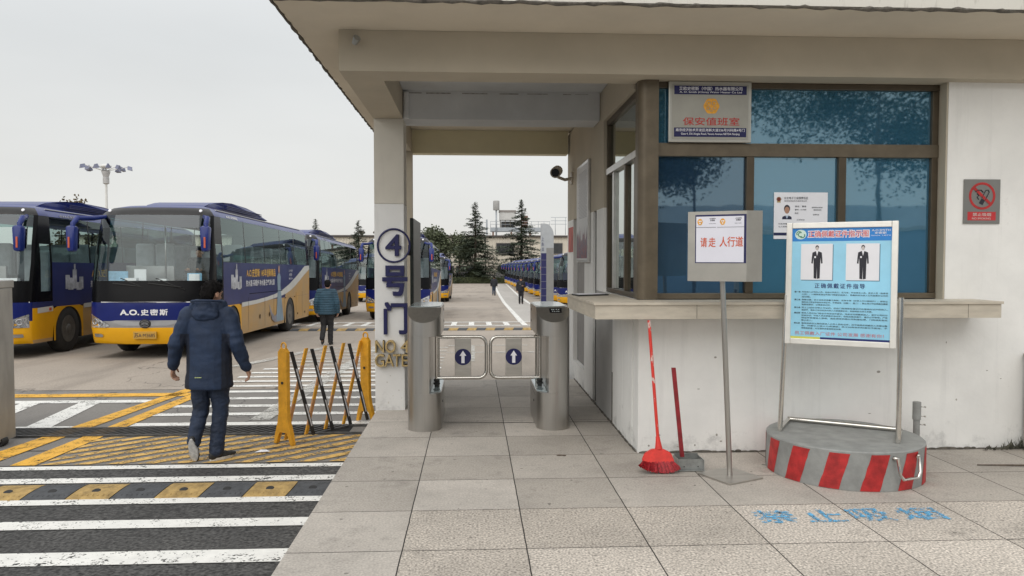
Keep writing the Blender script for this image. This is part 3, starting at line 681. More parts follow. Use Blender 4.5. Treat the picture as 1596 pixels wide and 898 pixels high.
# ---- notices, camera, lamp on the building
M_sil = mat('silver_board', (.36, .35, .31), .42, metal=.55, var=.06, scale=5)
t = thing('guard_room_sign', 'silver guard room sign with blue bands and red characters on the upper window', 'sign', (2.0, 6.42, 2.64))
mb = MB(); mb.box(1.655, 2.368, 6.392, 6.42, 2.643, 3.157, bev=.006); mb.build('sign_frame', mat('sign_frame_metal', (.46, .45, .41), .35, metal=.6, var=.05), t)
mb = MB(); mb.box(1.682, 2.341, 6.3885, 6.3915, 2.668, 3.132); mb.build('sign_face', M_sil, t)
mb = MB(); mb.box(1.700, 2.323, 6.3865, 6.388, 3.045, 3.118); mb.build('blue_band', M_blue, t)
mb = MB(); mb.box(1.700, 2.323, 6.3865, 6.388, 2.688, 2.765); mb.build('blue_band', M_blue, t)
mb = MB(); write(mb, '艾欧史密斯（中国）热水器有限公司', (1.742, 2.285, 3.079, 3.110), 6.386, bold=.012); write(mb, 'A. O. Smith (China) Water Heater Co Ltd', (1.745, 2.28, 3.053, 3.072), 6.386, bold=.01); mb.build('white_lettering', M_paper, t)
mb = MB(); write(mb, '南京经济技术开发区尧新大道336号兴科路4号门', (1.715, 2.308, 2.733, 2.758), 6.386, bold=.012); write(mb, 'Gate 4, 336 Xingke Road, Yaoxin Avenue NETDA Nanjing', (1.76, 2.265, 2.700, 2.722), 6.386, bold=.01); mb.build('white_lettering', M_paper, t)
mb = MB(); write(mb, '保安值班室', (1.776, 2.262, 2.785, 2.852), 6.386, bold=.012); mb.build('red_lettering', M_redink, t)
def emblem(mb, cx, cz, r, y, mi=0):
    """round orange badge with pale loops"""
    pts = [(cx + r * (1 + .05 * math.cos(6 * a)) * math.cos(a), y, cz + r * (1 + .05 * math.cos(6 * a)) * math.sin(a)) for a in [2 * math.pi * k / 36 for k in range(36)]]
    mb.face(pts, mi)
mb = MB(); emblem(mb, 2.02, 2.948, .066, 6.3868); mb.build('emblem', M_orange, t)
mb = MB()
for dx, dz, r_ in ((-.024, .024, .016), (.022, .024, .017), (-.028, -.018, .013), (.0, -.030, .013), (.028, -.018, .013)):
    mb.tube([(2.02 + dx + r_ * math.cos(a), 6.3862, 2.948 + dz + r_ * math.sin(a)) for a in [2 * math.pi * k / 14 for k in range(14)]], .0022, 5, closed=True)
mb.build('emblem_loops', M_sil, t)

t = thing('police_notice', 'white police notice with officer portrait stuck on the middle window pane', 'notice', (2.84, 6.455, 1.85))
X0, X1, Z0, Z1, yn = 2.600, 3.075, 1.825, 2.228, 6.4555
mb = MB(); mb.box(X0, X1, yn, yn + .003, Z0, Z1); mb.build('sheet', M_paper, t)
mb = MB(); mb.face([(X0, yn - .001, Z0 + .03), (X1, yn - .001, Z0 + .03), (X1, yn - .001, Z0 + .055), (X0, yn - .001, Z0 + .055)]); mb.build('navy_band', mat('navy_print', (.012, .016, .07), .6, var=0), t)
mb = MB()
for s_, bx in (('台企电子工业园责任区', (X0 + .09, X0 + .30, 2.168, 2.190)), ('南京经济技术开发区派出所', (X0 + .09, X0 + .29, 2.148, 2.159)), ('姓名：警官', (X0 + .185, X0 + .285, 2.100, 2.114)), ('警号：017989', (X0 + .185, X0 + .285, 2.071, 2.085)), ('电话：', (X0 + .185, X0 + .22, 2.042, 2.055)), ('报警求助 请扫码', (X0 + .335, X0 + .43, 2.092, 2.103)), ('欢迎扫码关注', (X0 + .35, X0 + .42, 2.070, 2.083)), ('监督电话', (X0 + .345, X0 + .40, 2.030, 2.041)), ('工作时间', (X0 + .20, X0 + .27, 1.985, 1.996)), ('社区民警职责公示', (X0 + .04, X0 + .2, 1.95, 1.962)), ('为人民服务', (X0 + .04, X0 + .14, 1.925, 1.937))):
    write(mb, s_, bx, yn - .001, bold=.014)
mb.build('black_lettering', M_ink, t)
mb = MB(); emblem(mb, X0 + .042, 2.168, .021, yn - .001); mb.build('badge', mat('badge_red', (.16, .03, .02), .5, var=0), t)
mb = MB(); mb.face([(X0 + .024, yn - .0014, 2.140), (X0 + .060, yn - .0014, 2.140), (X0 + .056, yn - .0014, 2.150), (X0 + .028, yn - .0014, 2.150)]); mb.tube([(X0 + .042 + .018 * math.cos(a), yn - .001, 2.168 + .018 * math.sin(a)) for a in [2 * math.pi * k / 16 for k in range(16)]], .0016, 4, closed=True); mb.build('badge_gold', M_gold, t)
def oval(mb, cx, cz, rx, rz, y, mi=0, n=20): mb.face([(cx + rx * math.cos(2 * math.pi * k / n), y, cz + rz * math.sin(2 * math.pi * k / n)) for k in range(n)], mi)
px_, pz_ = X0 + .115, 2.05
mb = MB(); oval(mb, px_, pz_ + .036, .027, .034, yn - .0012); mb.build('portrait_hair', M_ink, t)
mb = MB(); oval(mb, px_, pz_ + .024, .022, .030, yn - .0016); mb.build('portrait_face', M_skin, t)
mb = MB(); mb.face([(px_ - .043, yn - .001, 1.995), (px_ + .043, yn - .001, 1.995), (px_ + .04, yn - .001, 2.016), (px_ + .015, yn - .001, 2.027), (px_ - .015, yn - .001, 2.027), (px_ - .04, yn - .001, 2.016)]); mb.build('portrait_uniform', mat('uniform_print', (.015, .018, .05), .6, var=0), t)
mb = MB(); mb.face([(px_ - .014, yn - .0014, 2.027), (px_, yn - .0014, 1.998), (px_ + .014, yn - .0014, 2.027)]); mb.build('portrait_collar', mat('shirt_print', (.42, .50, .62), .6, var=0), t)

t = thing('no_smoking_sign', 'square steel no smoking sign on the white wall', 'sign', (4.37, 6.325, 1.95))
mb = MB(); mb.box(4.205, 4.528, 6.318, 6.329, 1.955, 2.335, bev=.002); mb.build('plate', mat('sign_steel', (.26, .255, .24), .38, metal=.6, var=.06, scale=3), t)
cx, cz = 4.366, 2.192
mb = MB(); mb.tube([(cx + .107 * math.cos(a), 6.3165, cz + .107 * math.sin(a)) for a in [2 * math.pi * k / 40 for k in range(40)]], .0115, 6, closed=True)
for v in mb.bm.verts: v.co.y = 6.3172 + (v.co.y - 6.3165) * .12
mb.build('red_ring', M_redp, t)
mb = MB(); 
a = R(-43); d = Vector((math.cos(a), 0, math.sin(a))); n_ = Vector((-d.z, 0, d.x)); c_ = Vector((cx, 6.3145, cz))
mb.face([c_ - d * .103 - n_ * .012, c_ + d * .103 - n_ * .012, c_ + d * .103 + n_ * .012, c_ - d * .103 + n_ * .012]); mb.build('red_bar', M_redp, t)
mb = MB()
d = Vector((math.cos(R(62)), 0, math.sin(R(62)))); n_ = Vector((-d.z, 0, d.x)); c0 = Vector((cx - .012, 6.3158, cz - .07))
mb.face([c0 - n_ * .018, c0 + d * .045 - n_ * .018, c0 + d * .045 + n_ * .018, c0 + n_ * .018]); 
for k in (-1, 1): mb.tube([c0 + d * .05 + n_ * .017 * k, c0 + d * .125 + n_ * .017 * k], .0035, 5)
mb.tube([c0 + d * .125 + n_ * .017, c0 + d * .137, c0 + d * .125 - n_ * .017], .0035, 5)
mb.tube([(cx - .03, 6.3158, cz - .03), (cx - .045, 6.3158, cz - .01), (cx - .03, 6.3158, cz + .005), (cx - .045, 6.3158, cz + .02)], .004, 5)
mb.tube([(cx - .062, 6.3158, cz + .035), (cx - .04, 6.3158, cz + .05), (cx - .01, 6.3158, cz + .05), (cx + .008, 6.3158, cz + .03)], .004, 5)
mb.build('cigarette_symbol', M_ink, t)
mb = MB(); mb.face([(4.24, 6.3172, 1.983), (4.49, 6.3172, 1.983), (4.49, 6.3172, 2.056), (4.24, 6.3172, 2.056)]); mb.build('red_band', mat('sign_red', (.50, .03, .035), .5, var=0), t)
mb = MB(); write(mb, '禁止吸烟', (4.285, 4.448, 2.019, 2.047), 6.3165, bold=.014); write(mb, 'NO SMOKING', (4.28, 4.445, 1.991, 2.008), 6.3165, bold=.01); mb.build('white_lettering', mat('sign_white', (.62, .55, .52), .6, var=0), t)

t = thing('notice_board', 'white printed notice board hung on the shaded passage wall', 'notice board', (1.37, 9.4, 1.6))
mb = MB(); mb.box(1.352, 1.384, 8.93, 9.90, 1.61, 2.835, bev=.004); mb.build('frame', M_alu, t)
M_nb = mat('printed_notice', (.62, .62, .62), .5, var=.04, scale=6)
mb = MB(); mb.face([(1.3505, 8.96, 1.64), (1.3505, 9.87, 1.64), (1.3505, 9.87, 2.80), (1.3505, 8.96, 2.80)]); mb.build('sheet', M_nb, t)
mb = MB(); rnd = random.Random(3)
for i in range(34):
    z = 2.72 - i * .017; 
    mb.face([(1.350, 9.0 + .04 * (i % 5 == 0), z), (1.350, 9.8 - rnd.random() * .25, z), (1.350, 9.8 - .1, z + .006), (1.350, 9.0 + .04 * (i % 5 == 0), z + .006)])
mb.build('small_print', mat('grey_print', (.30, .30, .32), .6, var=0), t)
mb = MB(); rnd = random.Random(8)
for i in range(16):
    y = 8.97 + i * .056; mb.face([(1.3498, y, 1.66), (1.3498, y + .052, 1.66), (1.3498, y + .048, 1.86 + rnd.random() * .2), (1.3498, y + .006, 1.84 + rnd.random() * .24)])
mb.build('city_picture', mat('city_print', (.12, .15, .22), .6, var=.8, scale=16, col2=(.35, .12, .12)), t)

t = thing('security_camera', 'bullet security camera on a bracket at the passage end', 'camera', (1.37, 10.6, 2.8))
cw = mat('camera_housing', (.50, .45, .38), .5, var=.08)
mb = MB(); mb.tube([(1.384, 10.6, 2.78), (1.28, 10.6, 2.76), (1.18, 10.55, 2.79)], .022, 8); mb.box(1.366, 1.386, 10.54, 10.66, 2.70, 2.86); mb.build('bracket', cw, t)
mb = MB(); mb.tube([(1.19, 10.72, 2.90), (1.12, 10.35, 2.83)], .075, 14); mb.build('housing', cw, t, smooth=False)
mb = MB(); mb.tube([(1.121, 10.352, 2.83), (1.115, 10.33, 2.826)], .055, 14); mb.build('lens', M_black, t)
t = thing('spotlight', 'tiny black spotlight stub on the front beam corner', 'spotlight', (-.92, 6.19, 3.38))
mb = MB(); mb.tube([(-.93, 6.194, 3.40), (-.925, 6.15, 3.395)], .016, 8); mb.build('stem', M_dark, t)
mb = MB(); mb.tube([(-.945, 6.15, 3.365), (-.915, 6.11, 3.40)], [.020, .032], 10); mb.build('head', mat('weathered_metal', (.30, .31, .31), .4, metal=.5, var=.2), t)
t = thing('clipboard', 'dark clipboard with paper lying on the stone counter end', 'clipboard', (1.1, 7.2, 1.306))
mb = MB(); mb.prism([(.97, 6.95), (1.28, 7.12), (1.22, 7.34), (.94, 7.22)], lambda p: (p[0], p[1], 1.3075), lambda p: (p[0], p[1], 1.318)); mb.build('board', M_dark, t)
mb = MB(); mb.prism([(.985, 7.0), (1.25, 7.14), (1.20, 7.31), (.955, 7.20)], lambda p: (p[0], p[1], 1.3185), lambda p: (p[0], p[1], 1.3215)); mb.build('paper', M_paper, t)
# ------------------------------------------------------------------ turnstiles
def stadium(x0, x1, y0, y1, n=10, rear=True):
    r = (x1 - x0) / 2; cx = (x0 + x1) / 2; p = []
    for k in range(n + 1):
        a = math.pi + math.pi * k / n; p.append((cx + r * math.cos(a), y0 + r + r * math.sin(a)))
    if rear:
        for k in range(n + 1):
            a = math.pi * k / n; p.append((cx + r * math.cos(a), y1 - r + r * math.sin(a)))
    else: p += [(x1, y1), (x0, y1)]
    return p
def turnstile(name, label, s, cx):
    """s=+1: the arm opens to +x"""
    t = thing(name, label, 'turnstile', (cx, 7.9, 0)); hw = .1625
    X = lambda u: cx + s * u                      # u runs from outer side (-) to the lane side (+)
    def pr(poly, z0, z1, nm, m, cut=None):
        mb = MB(); mb.prism([(X(u), y) for u, y in poly], lambda p: (p[0], p[1], z0), lambda p: (p[0], p[1], z1))
        if cut:
            g = bmesh.ops.bisect_plane(mb.bm, geom=mb.bm.verts[:] + mb.bm.edges[:] + mb.bm.faces[:], plane_co=cut[0], plane_no=cut[1], clear_outer=True)
            es = [e for e in g['geom_cut'] if isinstance(e, bmesh.types.BMEdge)]
            bmesh.ops.edgeloop_fill(mb.bm, edges=es)
        o = mb.build(nm, m, t)
        for f in o.data.polygons:
            f.use_smooth = abs(f.normal.z) < .1
        return o
    base = stadium(-hw, hw, 7.20, 8.30, 14)
    pr(base, 0, .36, 'base', M_steel)
    pillar = [p for p in stadium(-hw, hw, 7.20, 8.30, 28) if p[0] < .055]
    pillar = [(.055, 7.225)] + [] + [p for p in stadium(-hw, hw, 7.2, 8.3, 28) if p[0] < .055 and p[1] > 7.7] + [p for p in stadium(-hw, hw, 7.2, 8.3, 28) if p[0] < .055 and p[1] < 7.7]
    pl = sorted(stadium(-hw, hw, 7.2, 8.3, 28), key=lambda p: 0)
    fr_ = [p for p in pl if p[1] < 7.7 and p[0] <= .055]; bk_ = [p for p in pl if p[1] > 7.7 and p[0] <= .055]
    pr(fr_ + [(.055, 7.23)] + [(.055, 8.27)] + bk_, .361, .909, 'pillar', M_steel)
    pr(base, .91, 1.18, 'head', M_steel, cut=((cx, 7.40, 1.179), (0, -.56, .83)))
    mb = MB(); mb.prism([(X(u), y) for u, y in stadium(-hw + .012, hw - .012, 7.43, 8.28, 12)], lambda p: (p[0], p[1], 1.1805), lambda p: (p[0], p[1], 1.186)); mb.build('top_glass', mat('top_plate', (.30, .36, .36), .08, metal=.4, var=0), t)
    mb = MB(); mb.prism([(X(u), y) for u, y in ((.06, 7.30), (.155, 7.38), (.155, 8.1), (.06, 8.1))], lambda p: (p[0], p[1], .3605), lambda p: (p[0], p[1], .366)); mb.build('reflection_plate', mat('reflection_plate', (.42, .50, .52), .12, metal=.5, var=0), t)  # teal plate stands in for a reflection inside the opening
    # arm: barrel, knuckle, looped tube, plate with arrow
    px, py = X(.105), 7.62
    mb = MB(); mb.tube([(px, py, .42), (px, py, .909)], .017, 12); mb.build('post', M_chrome, t)
    mb = MB(); mb.lathe([(.022, .367), (.022, .385), (.034, .39), (.034, .405), (.02, .412), (.03, .422), (.03, .44), (.018, .445)], 14, c=(px, py, 0)); mb.build('knuckle', M_dark, t)
    mb = MB(); mb.tube([(px, py + .42, .366), (px, py + .42, .909)], .013, 10); mb.build('rear_post', M_chrome, t)
    L = .50; r = .075; z0, z1 = .452, .868
    pts = [(px, py, z1), (px + s * (L - r), py, z1)]
    pts += [(px + s * (L - r + r * math.sin(a)), py, z1 - r + r * math.cos(a)) for a in [R(x) for x in (18, 36, 54, 72, 90)]]
    pts += [(px + s * (L - r + r * math.cos(a)), py, z0 + r - r * math.sin(a)) for a in [R(x) for x in (0, 18, 36, 54, 72, 90)]]
    pts += [(px, py, z0)]
    arm = MB(); arm.tube(pts, .0165, 12); arm = arm.build('swing_arm', M_chrome, t)
    pc = px + s * .265
    mb = MB(); mb.box(pc - .082, pc + .082, 7.611, 7.629, .466, .854, bev=.003)
    pa = mb.build('arm_plate', M_steelh, t)
    mb = MB(); oval(mb, pc, .665, .083, .083, 7.6095, n=32); mb.build('blue_disc', M_blue, t)
    mb = MB(); mb.face([(pc + a_, 7.6085, .665 + b_) for a_, b_ in ((-.016, -.062), (.016, -.062), (.016, .012), (.034, .012), (0, .064), (-.034, .012), (-.016, .012))]); mb.build('white_arrow', M_paper, t)
    # service door seams on the lane side
    xs_ = X(hw + .0012)
    mb = MB()
    for y0, y1, z0_, z1_ in ((7.45, 8.05, .08, .30),):
        for q in ((y0, y0 + .004, z0_, z1_), (y1, y1 + .004, z0_, z1_), (y0, y1, z1_, z1_ + .004)):
            mb.face([(xs_, q[0], q[2]), (xs_, q[1], q[2]), (xs_, q[1], q[3]), (xs_, q[0], q[3])])
    mb.build('door_seam', M_dark, t)
    mb = MB(); mb.tube([(xs_, 7.62, .22), (X(hw + .006), 7.62, .22)], .012, 10); mb.build('lock', M_dark, t)
    for z in (1.12, 1.0):
        mb = MB(); mb.tube([(xs_, 8.0, z), (X(hw + .004), 8.0, z)], .014, 10); mb.build('sensor', M_black, t)
    return t
turnstile('turnstile', 'steel swing turnstile standing against the numbered white column', 1, -.4775)
tr = turnstile('turnstile', 'steel swing turnstile with card reader beside the guard room counter', -1, .7745)
# card reader display on the slanted head of the right one
mb = MB(); sl = Vector((0, .83, .56)); nn = Vector((0, -.56, .83)); c0 = Vector((.80, 7.40, 1.179)) - sl * .055 + nn * .002; ux = Vector((1, 0, 0))
mb.face([c0 - ux * .06 - sl * .035, c0 + ux * .06 - sl * .035, c0 + ux * .06 + sl * .035, c0 - ux * .06 + sl * .035]); mb.build('card_reader', M_black, tr)
mb = MB(); 
for i, (a_, b_) in enumerate(((-.035, .012), (-.018, .01), (.008, .014), (.03, .012), (-.03, -.016), (-.01, -.018), (.012, -.016), (.03, -.017))):
    p = c0 + ux * a_ + sl * b_ + nn * .0012; mb.face([p - ux * .006 - sl * .004, p + ux * .006 - sl * .004, p + ux * .006 + sl * .005, p - ux * .004 + sl * .004])
mb.build('reader_marks', mat('reader_marks', (.55, .60, .60), .5, var=0), tr)

# ------------------------------------------------------------------ folding barrier
# local frame: x along the fence, z up
bx0, by0, bx1, by1 = -1.90, 7.66, -1.235, 8.70
ang = math.atan2(by1 - by0, bx1 - bx0)
t = thing('folding_barrier', 'yellow and black concertina barrier folded out beside the pavement edge', 'barrier', (bx0, by0, zr(7.8) + .012), (0, 0, ang), local=True)
Lb = math.hypot(by1 - by0, bx1 - bx0)
def bpost(x, nm):
    mb = MB()
    prof = [(-.130, 0), (-.095, 0), (-.07, .08), (-.045, .12), (.045, .12), (.07, .08), (.095, 0), (.130, 0), (.112, .10), (.075, .22), (.06, .32), (.06, .93), (.03, .965), (-.03, .965), (-.06, .93), (-.06, .32), (-.075, .22), (-.112, .10)]
    mb.prism(prof, lambda p: (x - .022, p[0], p[1]), lambda p: (x + .022, p[0], p[1]))
    o = mb.build(nm, M_yellowp, t)
    mb = MB(); mb.tube([(x, .034 * math.cos(a), .985 + .038 * math.sin(a)) for a in [2 * math.pi * k / 14 for k in range(14)]], .009, 6, closed=True); mb.build('handle_ring', M_yellowp, t)
    mb = MB(); mb.tube([(x - .03, 0, .62), (x + .03, 0, .62)], .014, 8); mb.build('bolt', M_dark, t)
    return o
bpost(0, 'end_post'); bpost(Lb, 'end_post')
n = 4; st = (Lb - .1) / n
M_refl = mat('white_reflective', (.60, .60, .62), .4, var=.05); M_slatd = mat('slat_black', (.030, .028, .028), .5, var=.2)
for i in range(n):
    xa = .05 + i * st; xb = xa + st * 1.05
    mb = MB()                                   # front slat: black, white, black bands
    zs_ = [(.93, 0), (.76, 1), (.52, 2), (.38, 3), (.12, 4), (.03, 5)]
    for k in range(5):
        z1_, z0_ = zs_[k][0], zs_[k + 1][0]
        f = lambda z: xa + (xb - xa) * (.93 - z) / .9
        mb.prism([(-.019, z1_), (.019, z1_), (.019, z0_), (-.019, z0_)], lambda p: (f(p[1]) + p[0], -.062, p[1]), lambda p: (f(p[1]) + p[0], -.046, p[1]), 1 if k in (1, 3) else 0)
    o = mb.build('slat', [M_dark, M_slatd], t)
    for z1_, z0_ in ((.75, .53), (.37, .13)):
        mb = MB(); mb.prism([(-.008, z1_), (.008, z1_), (.008, z0_), (-.008, z0_)], lambda p: (f(p[1]) + p[0], -.0635, p[1]), lambda p: (f(p[1]) + p[0], -.0622, p[1])); mb.build('reflector', M_refl, o, world=False)
for i in range(n):
    xa = .05 + i * st; xb = xa + st * 1.05
    mb = MB()
    for z1_, z0_, mi in ((.93, .76, 0), (.76, .52, 1), (.52, .38, 0), (.38, .12, 1), (.12, .03, 0)):
        f = lambda z: xb - (xb - xa) * (.93 - z) / .9
        mb.prism([(-.021, z1_), (.021, z1_), (.021, z0_), (-.021, z0_)], lambda p: (f(p[1]) + p[0], .03, p[1]), lambda p: (f(p[1]) + p[0], .046, p[1]), mi)
    mb.build('slat', [M_yellowp, mat('orange_reflective', (.50, .25, .10), .4, var=.1)], t)

# ------------------------------------------------------------------ stainless sliding gate end at the left edge
t = thing('sliding_gate_end', 'grey metal end frame of a sliding gate at the left edge', 'gate', (-4.9, 7.75, zr(7.7)))
M_gate = mat('dull_gate_metal', (.34, .33, .31), .42, metal=.5, var=.15, scale=5, stretch=(1, 1, .3))
zg = zr(7.75)
mb = MB(); mb.box(-4.722, -4.688, 7.55, 7.95, zg + .05, 1.36, bev=.006); mb.build('post', M_gate, t)
for z, h in ((1.362, .075), (.745, .07), (.05, .09), (zg + .08, .06)):
    mb = MB(); mb.box(-6.2, -4.682 if z > 1.3 else -4.725, 7.53 if z > 1.3 else 7.6, 7.97 if z > 1.3 else 7.9, z, z + h, bev=.006); mb.build('rail', M_gate, t)
mb = MB(); mb.box(-6.2, -4.735, 7.62, 7.66, zg + .15, .744); mb.build('infill_panel', mat('gate_panel', (.30, .295, .28), .5, metal=.4, var=.2, scale=4), t)
mb = MB(); mb.box(-6.2, -4.735, 7.63, 7.65, .82, 1.355); mb.build('upper_panel', M_black, t)
for z in (1.30, .55):
    mb = MB(); mb.ball((-4.705, 7.548, z), .012, u=8, v=6); mb.build('bolt', M_dark, t)
for x in (-4.72, -5.8):
    mb = MB(); mb.tube([(x, 7.70, zg + .05), (x, 7.80, zg + .05)], .05, 12); mb.build('wheel', M_dark, t)

# ------------------------------------------------------------------ red and grey striped podium
PC = (2.885, 5.735); PR, PH = .572, .285
t = thing('guard_podium', 'round grey podium with slanted red stripes and a steel handle', 'podium', (*PC, 0))
prof = [(PR, .002), (PR, PH - .006), (PR - .006, PH)]
mb = MB(); mb.lathe([(PR, .002), (PR, PH - .008), (PR - .008, PH), (0, PH)], 64, c=(*PC, 0)); mb.build('drum', M_greyp, t)
nstr = 13
for k in range(nstr):
    a0 = 2 * math.pi * k / nstr + .10; wd = math.pi / nstr * .98; sl_ = .13
    mb = MB(); rows = []
    rnd = random.Random(k)
    for j in range(9):
        z = .004 + (PH - .024) * j / 8; row = []
        for i in range(7):
            a = a0 + wd * (i / 6) + sl_ * (j / 8) + (rnd.uniform(-.0045, .0045) if i in (0, 6) else 0)
            row.append(mb.bm.verts.new((PC[0] + (PR + .0015) * math.cos(a), PC[1] + (PR + .0015) * math.sin(a), z)))
        rows.append(row)
    for a_, b_ in zip(rows, rows[1:]):
        for i in range(6): mb.bm.faces.new((a_[i], a_[i + 1], b_[i + 1], b_[i]))
    mb.build('red_stripe', M_redp, t, smooth=True)
# handle at the front right
ha = R(-70); hv = Vector((math.cos(ha), math.sin(ha), 0)); hu = Vector((-math.sin(ha), math.cos(ha), 0)); hc = Vector((*PC, 0)) + hv * PR
mb = MB()
for sgn in (-1, 1): mb.tube([hc + hu * .125 * sgn + Vector((0, 0, .245)) - hv * .01, hc + hu * .095 * sgn + Vector((0, 0, .235)) + hv * .02], .013, 8)
mb.build('handle_lug', M_chrome, t)
mb = MB(); mb.tube([hc + hu * -.11 + Vector((0, 0, .240)) + hv * .02, hc + hu * -.10 + Vector((0, 0, .13)) + hv * .035, hc + hu * -.07 + Vector((0, 0, .095)) + hv * .04, hc + hu * .07 + Vector((0, 0, .095)) + hv * .04, hc + hu * .10 + Vector((0, 0, .13)) + hv * .035, hc + hu * .11 + Vector((0, 0, .240)) + hv * .02], .011, 8); mb.build('handle', M_chrome, t)
# umbrella socket behind the podium
t = thing('pole_socket', 'short steel pole socket with clamp screws behind the striped podium', 'pole socket', (3.725, 6.15, 0))
mb = MB(); mb.tube([(3.725, 6.15, 0), (3.725, 6.15, .30)], .026, 12); mb.build('stub', M_greyp, t)
mb = MB(); mb.tube([(3.725, 6.15, .301), (3.725, 6.15, .45)], .033, 14); mb.build('sleeve', M_greyp, t)
for z in (.26, .33, .41):
    mb = MB(); mb.tube([(3.75, 6.14, z), (3.785, 6.13, z)], .004, 6); mb.tube([(3.781, 6.131, z), (3.79, 6.129, z)], .008, 6); mb.build('clamp_screw', M_chrome, t)

# ------------------------------------------------------------------ blue instruction board on its tubular stand
TH = R(-32.0)
t = thing('instruction_board', 'tilted light blue instruction poster in a silver frame standing on the podium', 'poster stand', (2.456, 5.855, PH), (0, 0, TH), local=True)
W_ = .79
z0b, z1b = .985 - PH, 1.935 - PH
lean = .045
tb = lambda r_: r_
M_alf = mat('bright_aluminium', (.80, .78, .73), .3, metal=.35, var=.05, scale=8)
for x in (-.022, W_ + .026):
    mb = MB(); mb.tube([(x, -.012, .016), (x + (.03 if x < 0 else 0), .03, 1.365 - PH)], .019, 12); mb.build('leg', M_chrome, t)
    mb = MB(); mb.tube([(x, -.03, .018), (x, .40, .018)], .0175, 10); mb.build('foot', M_chrome, t)
mb = MB(); mb.tube([(-.03, .40, .022), (W_ + .03, .40, .022)], .019, 10); mb.build('rear_bar', M_chrome, t)
B = Matrix.Translation((0, .012, z0b)) @ Matrix.Rotation(R(-2.4), 4, 'X')
def bd(name, mb, m):
    for v in mb.bm.verts: v.co = B @ v.co
    return mb.build(name, m, t)
hb = z1b - z0b; fwid = .044
mb = MB(); mb.box(0, fwid, -.016, .016, 0, hb, bev=.004); bd('frame_side', mb, M_alf)
mb = MB(); mb.box(W_ - fwid, W_, -.016, .016, 0, hb, bev=.004); bd('frame_side', mb, M_alf)
mb = MB(); mb.box(fwid + .0005, W_ - fwid - .0005, -.0155, .0155, 0, fwid, bev=.004); bd('frame_bottom', mb, M_alf)
mb = MB(); mb.box(fwid + .0005, W_ - fwid - .0005, -.0155, .0155, hb - fwid, hb, bev=.004); bd('frame_top', mb, M_alf)
mb = MB(); mb.box(fwid, W_ - fwid, -.004, .008, fwid, hb - fwid); bd('poster', mb, mat('poster_light_blue', (.30, .64, .84), .38, var=.10, scale=2.2, coat=.3))
M_pblue = mat('poster_blue', (.02, .22, .62), .4, var=.04, scale=5)
q = lambda mb, x0, x1, z0, z1, y=-.005: mb.face([(x0, y, z0), (x1, y, z0), (x1, y, z1), (x0, y, z1)])
mb = MB(); q(mb, fwid, W_ - fwid, hb - .145, hb - fwid); bd('blue_header', mb, M_pblue)
mb = MB(); q(mb, fwid, .26, fwid, fwid + .016); bd('yellow_strip', mb, mat('poster_yellow', (.60, .62, .10), .5, var=0))
mb = MB(); q(mb, .262, W_ - fwid, fwid, fwid + .016); bd('navy_strip', mb, mat('poster_navy', (.012, .02, .13), .5, var=0))
mb = MB(); oval(mb, .105, hb - .092, .042, .038, -.0055); bd('logo_disc', mb, mat('logo_pale', (.62, .78, .70), .5, var=0))
mb = MB()
for ox, oz, a0_ in ((-.012, .008, 20), (.012, -.008, 200), (0, .0, 100)):
    mb.tube([(.105 + ox + .018 * math.cos(R(a0_ + k)), -.006, hb - .092 + oz + .016 * math.sin(R(a0_ + k))) for k in range(0, 220, 20)], .0035, 5)
bd('logo_swirl', mb, mat('logo_green', (.03, .22, .13), .5, var=0))
mb = MB(); write(mb, '正确佩戴证件指示图', (.158, .592, hb - .118, hb - .062), -.0056, bold=.10); bd('title_outline', mb, M_paper)
mb = MB(); write(mb, '正确佩戴证件指示图', (.162, .588, hb - .114, hb - .066), -.0066, bold=.012); bd('title', mb, mat('title_red', (.66, .05, .06), .5, var=0))
mb = MB(); write(mb, 'A.O.SMITH', (.610, .735, hb - .074, hb - .060), -.0056, bold=.02); write(mb, '史密斯', (.630, .710, hb - .096, hb - .078), -.0056, bold=.02); write(mb, 'Since 1874', (.605, .738, hb - .110, hb - .102), -.0056, bold=0.); bd('white_lettering', mb, M_paper)
M_shadowp = mat('printed_drop_shadow', (.10, .22, .32), .5, var=0)
for x in (.110, .435):
    mb = MB(); q(mb, x + .006, x + .236, hb - .452, hb - .172, -.0048); bd('photo_shadow', mb, M_shadowp)  # drop shadow put into the print, offset behind each picture panel
    mb = MB(); q(mb, x, x + .230, hb - .446, hb - .166, -.0056); bd('photo_panel', mb, M_paper)
    cx, top = x + .118, hb - .172
    man = MB()
    man.face([(cx + a_, -.0064, top + b_) for a_, b_ in ((-.012, -.052), (.012, -.052), (.034, -.062), (.038, -.10), (.041, -.145), (.030, -.147), (.027, -.10), (.025, -.13), (.024, -.15), (.022, -.262), (.002, -.266), (0, -.17), (-.002, -.266), (-.022, -.262), (-.024, -.15), (-.025, -.13), (-.027, -.10), (-.030, -.147), (-.041, -.145), (-.038, -.10), (-.034, -.062))])
    bd('pictured_suit', man, M_ink)
    h = MB(); oval(h, cx, top - .022, .013, .017, -.0062); bd('pictured_hair', h, M_ink)
    h = MB(); oval(h, cx, top - .030, .0105, .015, -.0066); bd('pictured_face', h, mat('print_face', (.55, .50, .48), .6, var=0))
    h = MB(); h.face([(cx - .008, -.0068, top - .052), (cx, -.0068, top - .088), (cx + .008, -.0068, top - .052)]); h.face([(cx - .02, -.0068, top - .09), (cx - .008, -.0068, top - .09), (cx - .008, -.0068, top - .104), (cx - .02, -.0068, top - .104)]); bd('pictured_shirt', h, M_paper)
mb = MB(); write(mb, '正确佩戴证件指导', (.215, .57, hb - .510, hb - .472), -.0056, bold=.016, spacing=1.3); bd('navy_heading', mb, mat('navy_ink', (.015, .03, .16), .6, var=0))
mb = MB(); zz = hb - .535
